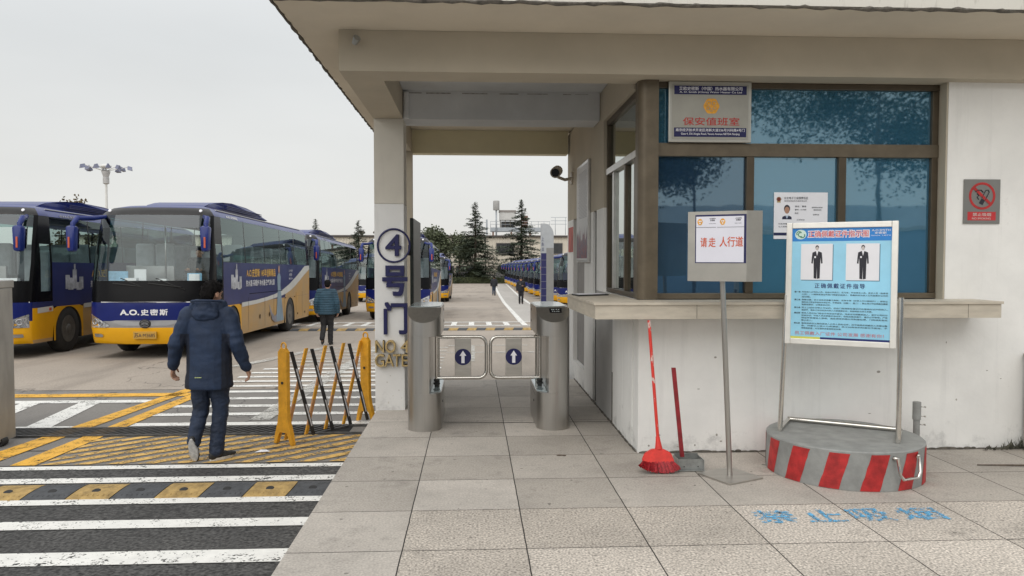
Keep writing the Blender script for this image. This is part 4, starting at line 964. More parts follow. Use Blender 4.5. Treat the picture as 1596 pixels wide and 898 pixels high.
lines = [('第一条', ['所有进入公司的人员，包括公司员工、实习生、外协单位人员、来访人员（含参观', '人员），一律凭有效证件经门岗登记后进入，佩戴时间为进入公司至离开公司的', '全过程。']),
         ('第二条', ['佩戴位置，员工证件应佩戴于胸前，吊带不得（左侧上方口袋除外）；穿防尘', '服的员工将证件挂在衣领正中，不得遮挡（见图一、图二），禁止将工作证佩戴在腰部', '等其他部位，以便查验识别。']),
         ('第三条', ['员工上班忘记带工作证的，应在门岗保安处登记并办理临时证件后进入，', '若损坏、遗失工作证应及时到人力资源部补办，并按规定交纳工本费。']),
         ('第四条', ['来访人员应在门岗出示有效证件登记，凭来访证佩戴后进入，离开公司时交', '还来访证；外协人员应佩戴外协证件，按规定路线通行，遵守公司管理；严禁', '将证件转借他人使用，违反规定的按公司制度处理，门岗保安有权', '禁止进入。']),
         ('第五条', ['值班保安应认真检查进入公司人员的证件，对不按规定佩戴的人员提出警', '告，并登记上报人力资源部；员工对保安的检查应予配合，不', '得拒绝检查，对无理取闹者按规定处理。'])]
nl = sum(len(l) for _, l in lines); dz = (zz - .11) / (nl + 1.2)
hd_ = MB()
for hd, ls in lines:
    write(hd_, hd, (.068, .113, zz - .012, zz), -.0056, bold=.03)
    for i, l in enumerate(ls):
        full = i < len(ls) - 1
        write(mb, l, (.122,   .728 if full else .122 + .0162 * len(l), zz - .0115, zz), -.0056, bold=.012)
        zz -= dz
    zz -= dz * .25
bd('small_print', mb, M_ink); bd('clause_heading', hd_, M_ink)
mb = MB(); write(mb, '员工佩戴入厂证件 公司发展 感谢有你！', (.075, .705, fwid + .030, fwid + .058), -.0056, bold=.0); bd('red_slogan', mb, mat('pink_ink', (.55, .16, .18), .6, var=0))

# ------------------------------------------------------------------ pavement sign on a pole
t = thing('pedestrian_sign', 'steel box sign with white sheet and orange characters on a leaning pole', 'sign', (1.94, 5.60, 0))
th = R(26); c_, s_ = math.cos(th), math.sin(th)
mb = MB(); mb.prism([(1.94 + c_ * a - s_ * b, 5.60 + s_ * a + c_ * b) for a, b in ((-.17, -.17), (.17, -.17), (.17, .17), (-.17, .17))], lambda p: (p[0], p[1], .002), lambda p: (p[0], p[1], .013)); mb.build('base_plate', M_steelh, t)
mb = MB(); mb.tube([(1.94, 5.60, .013), (1.868, 5.60, 1.50)], .020, 14); mb.build('pole', M_steel, t)
TS = Matrix.Translation((1.615, 5.645, 1.485)) @ Matrix.Rotation(R(-27.5), 4, 'Z')
def sb(name, mb, m):
    for v in mb.bm.verts: v.co = TS @ v.co
    return mb.build(name, m, t)
mb = MB(); mb.prism([(0, 0), (.428, 0), (.530, .062), (.50, .11), (.05, .11)], lambda p: (p[0], p[1], 0), lambda p: (p[0], p[1], .52)); sb('box', mb, mat('sign_box_steel', (.40, .385, .35), .4, metal=.75, var=.08, scale=4))
mb = MB(); q(mb, .055, .425, .135, .495, -.0015); sb('navy_border', mb, M_blue)
mb = MB(); q(mb, .062, .408, .142, .482, -.0025); sb('sheet', mb, mat('backed_sheet', (.72, .72, .80), .5, var=.02))
mb = MB()
write(mb, '请', (.095, .142, .255, .325), -.0035, bold=.02); write(mb, '走', (.155, .205, .255, .325), -.0035, bold=.02)
write(mb, '人行道', (.235, .402, .257, .330), -.0035, bold=.02); sb('orange_lettering', mb, M_orink)
for k, cx in enumerate((.090, .255)):
    e_ = MB(); e_.face([(cx + .019 * math.cos(a) * (1 + .06 * math.cos(6 * a)), -.0035, .442 + .024 * math.sin(a)) for a in [2 * math.pi * i / 24 for i in range(24)]]); sb('emblem', e_, M_orange)
    e_ = MB(); oval(e_, cx - .005, .447, .005, .006, -.0045, n=12); oval(e_, cx + .007, .447, .005, .006, -.0045, n=12); oval(e_, cx, .432, .006, .005, -.0045, n=12); sb('emblem_loops', e_, M_paper)
mb = MB(); q(mb, .062, .208, .400, .4025, -.0035); q(mb, .215, .408, .400, .4025, -.0035); sb('rule', mb, M_ink)
mb = MB()
for cx in (.182, .368):
    write(mb, 'A.O.SMITH', (cx - .022, cx + .022, .462, .470), -.0035, bold=.03); write(mb, '史密斯', (cx - .017, cx + .017, .447, .459), -.0035, bold=.02); write(mb, 'SINCE 1874', (cx - .026, cx + .022, .426, .432), -.0035)
sb('small_lettering', mb, M_ink)

# ------------------------------------------------------------------ broom, dustpan
t = thing('broom', 'red broom with paint flecked handle leaning on the counter', 'broom', (1.43, 5.74, 0))
hx0, hx1 = Vector((1.437, 5.80, .235)), Vector((1.388, 5.925, 1.165))
mb = MB(); mb.tube([hx0, hx1], [.0125, .0125], 10); mb.build('handle', wear(mat('red_enamel', (.62, .035, .022), .4, var=.1), scale=1) if False else mat('flecked_red_enamel', (.62, .035, .022), .4, var=0, col2=(.62, .50, .46), scale=22, contrast=(.40, .43), stretch=(1, 1, .5)), t)
mb = MB(); mb.tube([Vector((1.441, 5.79, .17)), hx0, hx0 + Vector((-.002, .005, .03))], [.030, .019, .016], 12); mb.build('socket', M_red, t)
hd = [(-.125, .090), (-.100, .140), (-.04, .172), (.05, .172), (.105, .145), (.128, .085), (.06, .068), (-.05, .070)]
mb = MB(); mb.prism([(1.425 + a, b) for a, b in hd], lambda p: (p[0], 5.735 - (p[1] - .09) * -.35, p[1]), lambda p: (p[0], 5.775 - (p[1] - .09) * -.35, p[1]))
bmesh.ops.bevel(mb.bm, geom=mb.bm.edges[:], offset=.006, segments=2, affect='EDGES'); mb.build('head', M_red, t, smooth=True)
mb = MB(); rnd = random.Random(4)
for i in range(620):
    u = rnd.uniform(-1, 1); x = 1.425 + u * .118; d = rnd.uniform(-.016, .016)
    xt = 1.428 + u * .160 + rnd.uniform(-.006, .006); zt = .006 + .040 * abs(u) ** 2.5 + rnd.random() * .010 - (u * .012); 
    mb.tube([(x, 5.752 + d, .088), (x * .45 + xt * .55, 5.735 + d * 1.6, .062), (xt, 5.715 + d * 2.2, max(.003, zt))], .0026, 3, caps=False)
mb.build('bristles', mat('red_bristles', (.46, .014, .022), .6, var=0, col2=(.16, .004, .008), scale=70), t)
t = thing('dustpan', 'metal dustpan with long dark red stick handle behind the broom', 'dustpan', (1.70, 5.82, 0))
mb = MB(); mb.prism([(-.016, 0), (.016, 0), (.016, .71), (-.016, .71)], lambda p: (1.648 - .075 * p[1] / .71 + p[0], 5.86, .085 + p[1]), lambda p: (1.648 - .075 * p[1] / .71 + p[0], 5.876, .085 + p[1])); mb.build('stick', mat('dark_red_stick', (.24, .014, .020), .5, var=.25, scale=10), t)
M_galv = mat('galvanised', (.36, .37, .36), .38, metal=.7, var=.2, scale=14)
mb = MB(); mb.prism([(1.585, 5.74), (1.80, 5.74), (1.79, 5.93), (1.60, 5.93)], lambda p: (p[0], p[1], .004), lambda p: (p[0], p[1], .008)); mb.build('tray', M_galv, t)
mb = MB(); mb.box(1.60, 1.79, 5.925, 5.93, .0085, .10); mb.box(1.790, 1.794, 5.76, 5.93, .0085, .085); mb.box(1.593, 1.597, 5.76, 5.93, .0085, .085); mb.box(1.60, 1.79, 5.78, 5.784, .012, .088); mb.build('hood', M_galv, t)
for x in (1.64, 1.75):
    mb = MB(); mb.ball((x, 5.779, .03), .005, u=8, v=6); mb.build('rivet', M_dark, t)
mb = MB(); mb.tube([(1.52, 6.20, .012), (1.56, 6.18, .05), (1.66, 6.17, .035), (1.74, 6.16, .055), (1.80, 6.14, .03), (1.795, 6.10, .008)], .0025, 5)
tag(mb.build('loose_wire', M_dark), 'thin loose black wire curling on the paving under the counter', 'wire')

# ------------------------------------------------------------------ right edge cabinet, weeds, stick, litter
t = thing('metal_cabinet', 'pale metal cabinet edge at the right end of the white wall', 'cabinet', (4.75, 6.1, 0))
M_cab = mat('dull_cabinet', (.40, .38, .35), .5, metal=.25, var=.12, scale=5)
mb = MB(); mb.box(4.77, 5.3, 5.98, 6.30, .02, .80, bev=.006); mb.build('body', M_cab, t)
mb = MB(); mb.box(4.76, 5.32, 5.97, 6.31, .802, .835, bev=.004); mb.build('lid', M_cab, t)
mb = MB(); rnd = random.Random(21)
for i in range(70):
    x = 4.79 - rnd.random() ** 1.6 * .40; y = 6.31 - rnd.random() * .05; h = rnd.uniform(.02, .15) * (1 - (4.79 - x) * 2.2)
    if h < .012: continue
    a = rnd.uniform(-.05, .05); b_ = rnd.uniform(-.04, .01); wv = rnd.uniform(.004, .014)
    mb.face([(x - wv, y, .003), (x + wv, y, .003), (x + a + wv * .5, y + b_, h * .7), (x + a * 1.3, y + b_ * 1.3, h)])
mb.build('weed', mat('dry_weed', (.10, .10, .075), .9, var=.5, scale=15))
tag(bpy.data.objects['weed'], 'small patch of dark weeds in the corner by the cabinet', 'weed')
mb = MB(); mb.tube([(4.02, 5.80, .006), (4.25, 5.76, .012), (4.6, 5.75, .006)], [.004, .007, .006], 6); tag(mb.build('stick', M_bark), 'thin brown stick lying on the paving at the right edge', 'stick')
mb = MB(); rnd = random.Random(1)
pp_ = [(-.07, -.02), (-.02, .03), (.03, .035), (.075, .0), (.03, -.03), (-.03, -.035)]
bm_ = mb.bm; c0 = bm_.verts.new((-2.03, 7.32, zr(7.32) + .03)); vv = [bm_.verts.new((-2.03 + a, 7.32 + b, zr(7.32) + .013 + abs(rnd.random() * .02))) for a, b in pp_]
for i in range(6): bm_.faces.new((c0, vv[i], vv[(i + 1) % 6]))
tag(mb.build('paper_scrap', M_paper), 'crumpled white paper scrap on the yellow hatching near the pavement', 'litter')
mb = MB(); mb.ball((.72, 6.27, .006), (.030, .010, .006), u=8, v=5); mb.ball((.755, 6.26, .006), (.018, .008, .006), u=8, v=5)
tag(mb.build('dead_leaf', M_bark), 'small curled brown leaf on the paving before the passage', 'leaf')
# ------------------------------------------------------------------ coaches
M_cblue = mat('coach_blue', (.006, .013, .115), .30, var=.10, scale=2., coat=.06, spec=.22)
M_croof = mat('coach_roof_blue', (.010, .023, .155), .32, var=.08, scale=2., coat=.15, spec=.35)
M_cside = mat('dusty_coach_blue', (.020, .029, .122), .38, var=.14, scale=1.6, coat=.08, spec=.35)
M_corg = mat('coach_orange', (.72, .36, .008), .35, var=.06, scale=2., coat=.15, spec=.3)
M_corgd = mat('dusty_coach_orange', (.50, .29, .09), .5, var=.0, scale=1.3, col2=(.38, .27, .15), contrast=(.3, .7), coat=.1)
M_cblk = mat('coach_black', (.005, .005, .006), .25, var=.1, scale=3, spec=.12)
M_cap = mat('coach_charcoal', (.028, .027, .027), .35, var=.1, scale=3, spec=.25)
M_cwht = mat('coach_white_stripe', (.58, .58, .55), .4, var=.06, scale=2)
M_csil = mat('coach_silver_trim', (.36, .36, .37), .3, metal=.7, var=.06, scale=5)
M_cyel = mat('slogan_yellow', (.72, .42, .06), .5, var=0)
M_cwl = mat('slogan_white', (.68, .68, .70), .5, var=0)
M_tyre = mat('tyre', (.022, .021, .020), .8, var=.3, scale=9)
M_rim = mat('steel_rim', (.13, .125, .115), .5, metal=.4, var=.2, scale=10)
M_lens = glass('lamp_lens', (.8, .82, .85), refl=.2)
M_lampi = mat('lamp_reflector', (.55, .56, .58), .15, metal=.8, var=.3, scale=30, contrast=(.45, .55))
M_wind = glass('windscreen_glass', (.90, .95, .93), refl=.02, gcol=(.9, .95, .95))
M_tint = glass('windscreen_tint', (.16, .36, .32), refl=.05)
M_swin = glass('coach_side_glass', (.60, .70, .69), refl=.05, gcol=(.78, .92, .92), ior=1.3)
M_amber = mat('indicator_orange', (.46, .085, .035), .3, var=.05)
M_seat = mat('seat_cloth', (.34, .36, .39), .85, var=.15, scale=6)
M_int = mat('coach_interior', (.13, .125, .12), .8, var=.1, scale=3)
M_dash = mat('dashboard', (.045, .045, .048), .6, var=.15, scale=6)
M_skirt = mat('underbody', (.014, .014, .014), .9, var=.2)
HW = 1.22; LEN = 9.9; WF, WR = 1.75, 7.15; WRAD = .50; WZ = .49
ZL = [.29, .36, .62, .75, 1.00, 1.12, 1.33, 1.55, 1.93, 2.30, 2.62, 2.88, 2.96, 3.04, 3.10, 3.13]
def b_front(z):
    pts = [(.29, .08), (.40, .02), (.62, 0), (1.12, .01), (1.55, .07), (2.3, .22), (2.88, .38), (2.96, .43), (3.04, .54), (3.10, .80), (3.13, 1.4)]
    for (a, ya), (b, yb) in zip(pts, pts[1:]):
        if z <= b: return ya + (yb - ya) * max(0, (z - a)) / (b - a)
    return pts[-1][1]
def b_hw(z):
    if z < .62: return HW - .03 * (.62 - z) / .33
    if z < 1.93: return HW
    if z < 2.88: return HW - .06 * (z - 1.93) / .95
    return {2.96: 1.10, 3.04: 1.00, 3.10: .82, 3.13: .55}.get(z, HW - .06)
def b_rear(z):
    if z < 1.93: return LEN
    if z < 2.88: return LEN - .10 * (z - 1.93)
    return LEN - {2.96: .14, 3.04: .25, 3.10: .5, 3.13: 1.0}.get(z, .1)
US = [-1, -.985, -.955, -.90, -.8, -.6, -.3, 0, .3, .6, .8, .90, .955, .985, 1]
def f_off(u): return .16 * u * u + .17 * abs(u) ** 9
YS = [.68, 1.02, 1.10, 1.73, 2.70, 2.76, 2.97, 4.40, 4.46, 6.05, 6.11, 6.53, 7.73, 7.77, 7.82, 9.42]
WINS = [(1.10, 2.70), (2.76, 4.40), (4.46, 6.05), (6.11, 7.73), (7.82, 9.42)]
YS = sorted(set([.66, 1.02, 1.10, WF - .62, 2.70, 2.76, WF + .62, 2.97, 4.40, 4.46, 6.05, 6.11, WR - .62, 7.73, WR + .62, 7.82, 9.42]))
def hull():
    mb = MB(); bm = mb.bm; rows = []
    for z in ZL:
        yf, hw, yr = b_front(z), b_hw(z), b_rear(z); row = []
        for u in US: row.append(((u * hw, yf + f_off(u), z), ('f', u)))
        ycor = yf + f_off(1)
        for y in YS: row.append(((hw, max(y, ycor + .003 * (1 + YS.index(y))) if z < 3.0 else max(y * (1 if y > 2 else 1), ycor + .01 * (1 + YS.index(y))), z), ('r', y)))
        for u in (1, .9, .6, 0, -.6, -.9, -1): row.append(((u * hw, yr - .10 * abs(u) ** 4, z), ('b', u)))
        for y in YS[::-1]: row.append(((-hw, row[len(US) + YS.index(y)][0][1], z), ('l', y)))
        rows.append(row)
    V = [[bm.verts.new(p) for p, _ in r] for r in rows]
    n = len(V[0]); info = {}
    for i in range(len(ZL) - 1):
        zm = (ZL[i] + ZL[i + 1]) / 2
        for j in range(n):
            k = (j + 1) % n
            a, b = rows[i][j][1], rows[i][k][1]
            f = bm.faces.new((V[i][j], V[i][k], V[i + 1][k], V[i + 1][j])); f.smooth = True
            info[f] = (zm, a, b)
    top = bm.faces.new(V[-1]); info[top] = (3.2, ('t', 0), ('t', 0))
    return mb, info
def coach_meshes():
    mb, info = hull(); bm = mb.bm
    mats = [M_cblue, M_corg, M_csil, M_cblk, M_cap, M_croof, M_cside, M_corgd, M_skirt]
    groups = {}
    for f, (z, a, b) in info.items():
        g, mi = 'body', 0
        if a[0] == 'f' and b[0] == 'f':
            u = abs(a[1] + b[1]) / 2
            if z < .62: mi = 1
            elif z < .75: mi = 2 if u < .8 else 1
            elif z < 1.12: mi = 0
            elif z < 1.55: mi = 3
            elif z < 2.88:
                if u < .957: g = 'windscreen' if z < 2.62 else 'windscreen_tint'
                else: mi = 3
            elif z < 3.03: mi = 4
            else: mi = 5
        elif a[0] == 'b' and b[0] == 'b': mi = 1 if z < 1.0 else (3 if 1.93 < z < 2.88 else 0)
        elif z > 2.88: mi = 5
        else:
            ys = [q[1] for q in (a, b) if q[0] in 'rl']
            side = 'r' if 'r' in (a[0], b[0]) else 'l'
            y = sum(ys) / len(ys) if len(ys) == 2 else (0.5 if a[0] == 'f' or b[0] == 'f' else 9.7)
            if z < .36: mi = 8 if False else 7
            elif z < 1.0: mi = 7 if y > WF + .5 else 1
            elif z < 1.93:
                mi = 6
                if y < 1.06 and z > 1.3:
                    mi = 3
                    if z > 1.33 and .67 < y < 1.0: g = 'cab_window_' + side
                elif y < 1.1 and z > 1.12: mi = 3
            else:
                mi = 3
                if z < 2.30 and .67 < y < 1.0: g = 'cab_window_' + side
                for k, (w0, w1) in enumerate(WINS):
                    if w0 < y < w1: g = 'win%d%s' % (k, side)
            for wy in (WF, WR):
                if abs(y - wy) < .62 and z < 1.0: g = 'drop'
            if len(ys) == 1 and a[0] == 'f' or b[0] == 'f': mi = 3 if z > 1.12 else mi
        f.material_index = mi
        groups.setdefault(g, []).append(f)
    # wheel-arch openings
    for wy in (WF, WR):
        for s in (-1, 1):
            x = s * HW; N = 18
            arc = [(wy - .55 * math.cos(math.pi * k / N), WZ + .55 * math.sin(math.pi * k / N) * .9) for k in range(N + 1)]
            arc = [(wy - .55, .29)] + arc + [(wy + .55, .29)]
            outer = []
            for (y, z) in arc:
                if z <= .3: outer.append((wy - .62 if y < wy else wy + .62, .29)); continue
                dy, dz = y - wy, z - WZ
                t_ = min(.62 / max(abs(dy), 1e-6), (1.0 - WZ) / max(dz, 1e-6) if dz > 1e-6 else 1e9)
                outer.append((wy + dy * t_, WZ + dz * t_))
            A = [bm.verts.new((x, *p)) for p in arc]; B_ = [bm.verts.new((x, *p)) for p in outer]; C_ = [bm.verts.new((x - s * .42, *p)) for p in arc]
            for i in range(len(arc) - 1):
                f = bm.faces.new((A[i], A[i + 1], B_[i + 1], B_[i])); f.material_index = (7 if wy > 4 else 1)
                f = bm.faces.new((A[i], A[i + 1], C_[i + 1], C_[i])); f.material_index = 8; f.smooth = True
            f = bm.faces.new(C_); f.material_index = 8
    res = {}
    def extract(fs, name, m):
        nb = bmesh.new(); vm = {}
        for f in fs:
            vs = []
            for v in f.verts:
                if v not in vm: vm[v] = nb.verts.new(v.co)
                vs.append(vm[v])
            nf = nb.faces.new(vs); nf.smooth = True
        me = bpy.data.meshes.new(name); nb.to_mesh(me); nb.free(); me.materials.append(m); return me
    for g, fs in groups.items():
        if g in ('body', 'drop'): continue
        res[g] = extract(fs, g, M_wind if g == 'windscreen' else M_tint if g == 'windscreen_tint' else M_swin)
    dead = [f for g, fs in groups.items() if g != 'body' for f in fs]
    bmesh.ops.delete(bm, geom=dead, context='FACES')
    # underside
    mb.face([(-1.18, .1, .30), (1.18, .1, .30), (1.18, LEN - .1, .30), (-1.18, LEN - .1, .30)], 8)
    bmesh.ops.recalc_face_normals(bm, faces=bm.faces)
    me = bpy.data.meshes.new('coach_body'); bm.to_mesh(me); bm.free()
    for m_ in mats: me.materials.append(m_)
    res['body'] = me
    return res
CM = coach_meshes()
def put(name, me, par, loc=None):
    o = bpy.data.objects.new(name, me); COL.objects.link(o); o.parent = par
    if loc is not None: o.location = loc
    return o
def fy(x, z): return b_front(z) + f_off(x / b_hw(min(ZL, key=lambda q_: abs(q_ - z))))
def front_patch(poly, off=.006, mi=0, sub=10):
    """a polygon in (x,z) wrapped on the coach front"""
    mb = MB(); mb.face([(x, 0, z) for x, z in poly], mi)
    bmesh.ops.triangulate(mb.bm, faces=mb.bm.faces[:])
    for _ in range(3): bmesh.ops.subdivide_edges(mb.bm, edges=[e for e in mb.bm.edges if e.calc_length() > .06], cuts=1)
    for v in mb.bm.verts: v.co.y = fy(v.co.x, v.co.z) - off
    for f in mb.bm.faces: f.smooth = True
    return mb
SEAT = None
def wheel_mesh():
    mb = MB(); p = [(.0, -.13), (.30, -.13), (.46, -.135), (.50, -.09), (.50, .09), (.46, .135), (.30, .13), (0, .13)]
    mb.lathe(p, 28); t_ = mb
    for v in t_.bm.verts: v.co = Matrix.Rotation(R(90), 4, 'Y') @ v.co
    bmesh.ops.recalc_face_normals(t_.bm, faces=t_.bm.faces); me = bpy.data.meshes.new('tyre'); t_.bm.to_mesh(me); t_.bm.free(); me.materials.append(M_tyre)
    r = MB(); r.lathe([(.29, .132), (.285, .136), (.25, .10), (.20, .085), (.12, .10), (.10, .135), (.07, .15), (0, .152)], 28)
    for k in range(10):
        a = 2 * math.pi * k / 10; r.lathe([(.016, 0), (.016, .022), (0, .024)], 8, c=(.15 * math.cos(a), .15 * math.sin(a), .088))
    for k in range(8):
        a = 2 * math.pi * (k + .5) / 8; r.lathe([(.026, .0), (0, .001)], 10, mi=1, c=(.218 * math.cos(a), .218 * math.sin(a), .0915))
    for v in r.bm.verts: v.co = Matrix.Rotation(R(90), 4, 'Y') @ v.co
    bmesh.ops.recalc_face_normals(r.bm, faces=r.bm.faces); m2 = bpy.data.meshes.new('rim'); r.bm.to_mesh(m2); r.bm.free(); m2.materials.append(M_rim); m2.materials.append(M_dark)
    return me, m2
TYRE, RIM = wheel_mesh()
def coach(full=True, front_name=True):
    t = bpy.data.objects.new('coach', None); COL.objects.link(t); t['category'] = 'coach'
    P = lambda n_, mb, m, par=None, **k: mb.build(n_, m, par or t, world=False, **k)
    put('body', CM['body'], t); put('windscreen', CM['windscreen'], t); put('windscreen_tint', CM['windscreen_tint'], t)
    for s in 'rl':
        for k in range(5):
            if full or s == 'r' or k < 2: put('side_window', CM['win%d%s' % (k, s)], t)
        put('cab_window', CM['cab_window_' + s], t)
    # window dividing bars are the black body; a thin ledge under the glass
    for s in (-1, 1):
        for wy in (WF, WR):
            w_ = bpy.data.objects.new('wheel', TYRE); COL.objects.link(w_); w_.parent = t; w_.location = (s * (HW - .145), wy, WZ + .01)
            if s < 0: w_.rotation_euler = (0, 0, math.pi)
            r_ = put('rim', RIM, w_)
    # interior
    mb = MB(); mb.box(-1.14, 1.14, .66, LEN - .15, 1.16, 1.22); mb.box(-.98, .98, 1.2, LEN - .2, 2.84, 2.875); P('cabin', mb, M_int)
    mb = MB(); mb.box(-1.1, 1.1, LEN - .5, LEN - .2, 1.225, 2.8); P('rear_panel', mb, M_dash)
    if full:
        mb = MB(); mb.tube([(.05, .95, 1.5), (.05, .95, 2.82)], .018, 8); P('grab_pole', mb, M_csil)
        mb = MB(); mb.box(.32, .86, 1.62, 1.74, 1.23, 2.20, bev=.05); P('driver_seat', mb, M_seat)
        mb = MB(); mb.box(-1.05, .0, 1.55, 1.60, 1.23, 1.86, bev=.01); P('partition', mb, M_csil)
    mb = MB(); mb.prism([(.30, 1.16), (.30, 1.44), (.42, 1.50), (.78, 1.50), (.82, 1.16)], lambda p: (-1.08, p[0] + .06, p[1]), lambda p: (1.08, p[0] + .06, p[1])); P('dashboard', mb, M_dash)
    global SEAT
    if SEAT is None:
        mb = MB(); mb.box(-.44, -.01, -.06, .06, 1.62, 2.36, bev=.05); mb.box(.01, .44, -.06, .06, 1.62, 2.36, bev=.05); mb.box(-.44, .44, -.5, -.06, 1.55, 1.67, bev=.04)
        bmesh.ops.recalc_face_normals(mb.bm, faces=mb.bm.faces); SEAT = bpy.data.meshes.new('seat'); mb.bm.to_mesh(SEAT); mb.bm.free(); SEAT.materials.append(M_seat)
    if full:
        for k in range(8):
            for s in (-1, 1):
                if k == 0 and s == 1: continue
                put('seat', SEAT, t, (s * .62, 2.1 + k * .92, 0))
    # headlights, fog lights, trim
    for s in (-1, 1):
        poly = [(s * 1.19, .62), (s * .80, .625), (s * .72, .66), (s * .98, .80), (s * 1.185, .89)]
        h = P('headlight', front_patch(poly, .010), M_lampi)
        g_ = MB()
        for cx, cz, r_ in ((s * 1.06, .735, .055), (s * .93, .70, .045)):
            g_.tube([(cx + r_ * math.cos(a), fy(cx, cz) - .016 + abs(r_ * math.cos(a)) * .1 * 0 + (.30 * (abs(cx + r_ * math.cos(a)) - abs(cx)) if True else 0), cz + r_ * math.sin(a)) for a in [2 * math.pi * k / 14 for k in range(14)]], .010, 6, closed=True)
        P('lamp_ring', g_, M_csil, h)
        poly = [(s * 1.10, .43), (s * .90, .43), (s * .88, .47), (s * .93, .495), (s * 1.10, .495)]
        P('fog_light', front_patch(poly, .007), M_csil)
        # white cheek behind the lamp on the side
        b_ = MB(); b_.face([(s * (HW + .003), .52, .89), (s * (HW + .003), 1.10, .91), (s * (HW + .003), 1.10, 1.02), (s * (HW + .003), .52, 1.0)]); P('white_stripe', b_, M_cwht)
        # mirrors on stalks
        b_ = MB(); b_.tube([(s * .98, .62, 2.86), (s * 1.14, .28, 2.80), (s * 1.28, -.06, 2.78), (s * 1.30, -.20, 2.66), (s * 1.30, -.22, 2.56)], [.04, .05, .055, .05, .035], 10)
        m_ = P('mirror', b_, M_croof)
        b_ = MB(); b_.box(s * 1.30 - .10, s * 1.30 + .10, -.33, -.13, 2.12, 2.62, bev=.055)
        for v in b_.bm.verts:
            k = (v.co.z - 2.12) / .5; v.co.x = s * 1.30 + (v.co.x - s * 1.30) * (.72 + .28 * k)
        P('mirror_housing', b_, M_croof, m_, smooth=True)
        b_ = MB(); b_.box(s * 1.30 + .015 * s - .018, s * 1.30 + .015 * s + .018, -.345, -.325, 2.19, 2.40, bev=.006); P('indicator', b_, M_amber, m_)
        b_ = MB(); b_.face([(s * 1.30 - .08, -.128, 2.18), (s * 1.30 + .08, -.128, 2.18), (s * 1.30 + .09, -.128, 2.56), (s * 1.30 - .09, -.128, 2.56)]); P('mirror_glass', b_, M_black, m_)
        b_ = MB(); b_.lathe([(.035, 0), (.03, .012), (0, .016)], 12)
        for v in b_.bm.verts: v.co = Matrix.Translation((s * .93, fy(s * .93, 2.96) - .01, 2.975)) @ Matrix.Rotation(R(65), 4, 'X') @ v.co
        P('roof_lamp', b_, M_paper)
        b_ = MB(); b_.tube([(s * .35 - .3, fy(.05, 1.56) - .03, 1.50), (s * .35 + .35, fy(.7, 1.40) - .035, 1.42)], .012, 6); b_.tube([(s * .35 + .42, fy(.77, 1.36) - .035, 1.37), (s * .35 - .15, fy(.2, 1.6) - .03, 1.60)], .009, 5); P('wiper', b_, M_dark)
    # silver grille bow and emblem
    b_ = front_patch([(-.75, .745), (-.45, .66), (.45, .66), (.75, .745), (.6, .765), (-.6, .765)], .008); P('grille', b_, M_csil)
    b_ = MB(); b_.lathe([(.115, 0), (.11, .012), (.09, .014), (0, .014)], 24)
    for v in b_.bm.verts: v.co = Vector((v.co.x, fy(0, .7) - .010 - v.co.z, .70 + v.co.y * .78))
    e_ = P('emblem', b_, M_cap)
    b_ = MB(); 
    for rr, zz in ((.075, .03), (.055, .0), (.075, -.03)): b_.tube([(rr * math.cos(a), fy(0, .7) - .027, .70 + zz + .028 * math.sin(a)) for a in [2 * math.pi * k / 16 for k in range(16)]], .004, 5, closed=True)
    P('emblem_rings', b_, M_csil, e_)
    # blue band lettering
    b_ = MB(); write(b_, 'A.O.', (-.50, -.12, .875, .975), -.0, bold=.07); write(b_, '史密斯', (-.08, .44, .865, .985), 0, bold=.05, spacing=1.25)
    for v in b_.bm.verts: v.co.y += fy(v.co.x, v.co.z) - .008
    P('front_lettering', b_, M_cwl)
    # pale line above the blue band
    b_ = front_patch([(-1.19, 1.115), (1.19, 1.115), (1.19, 1.135), (-1.19, 1.135)], .006); P('silver_line', b_, M_csil)
    # plate
    b_ = MB(); b_.box(-.23, .23, -.028, .012, .40, .545, bev=.006); pl = P('number_plate', b_, mat('plate_yellow', (.46, .26, .035), .5, var=.1) if 'plate_yellow' not in bpy.data.materials else bpy.data.materials['plate_yellow'])
    t['_plate'] = 1
    # roof unit
    b_ = MB(); b_.prism([(1.5, 3.10), (1.75, 3.19), (2.1, 3.265), (2.6, 3.32), (3.2, 3.35), (4.4, 3.335), (5.3, 3.28), (5.8, 3.21), (6.2, 3.12)], lambda p: (-.86, p[0], p[1]), lambda p: (.86, p[0], p[1]))
    for v in b_.bm.verts: 
        v.co.x *= (1 if v.co.z < 3.2 else .88) * (.74 + .26 * min(1, max(0, (v.co.y - 1.5) / 1.3)))
    bmesh.ops.bevel(b_.bm, geom=[e for e in b_.bm.edges], offset=.022, segments=2, affect='EDGES'); ac = P('roof_unit', b_, M_croof)
    for s in (-1, 1):
        b_ = MB()
        for k in range(3): b_.box(s * .80 - .03, s * .80 + .03, 2.6, 5.6, 3.17 + k * .035, 3.183 + k * .035)
        P('roof_slats', b_, M_cblue, ac)
    b_ = MB()
    for s in (-1, 1): b_.tube([(s * 1.02, 1.2, 3.035), (s * 1.02, 9.3, 3.035)], .018, 6)
    P('roof_rail', b_, M_csil)
    # side livery, both sides
    for s in (-1, 1):
        x = s * (HW + .003); x2 = s * (HW + .006)
        up = [(2.40, 1.02), (2.98, 1.03), (3.6, 1.04), (4.6, 1.08), (5.4, 1.13), (6.2, 1.22), (7.0, 1.36), (7.8, 1.55), (8.6, 1.76), (9.1, 1.90), (9.75, 1.915)]
        lo = [(9.75, 1.78), (9.0, 1.62), (8.4, 1.46), (7.8, 1.31), (7.2, 1.19), (6.6, 1.10), (5.8, 1.045), (4.6, .985), (3.6, .945), (2.98, .93), (1.72, .92)]
        def sp(poly, y_=x, mi=0, mb=None):
            mb = mb or MB(); mb.face([(y_, a, b) for a, b in poly], mi); return mb
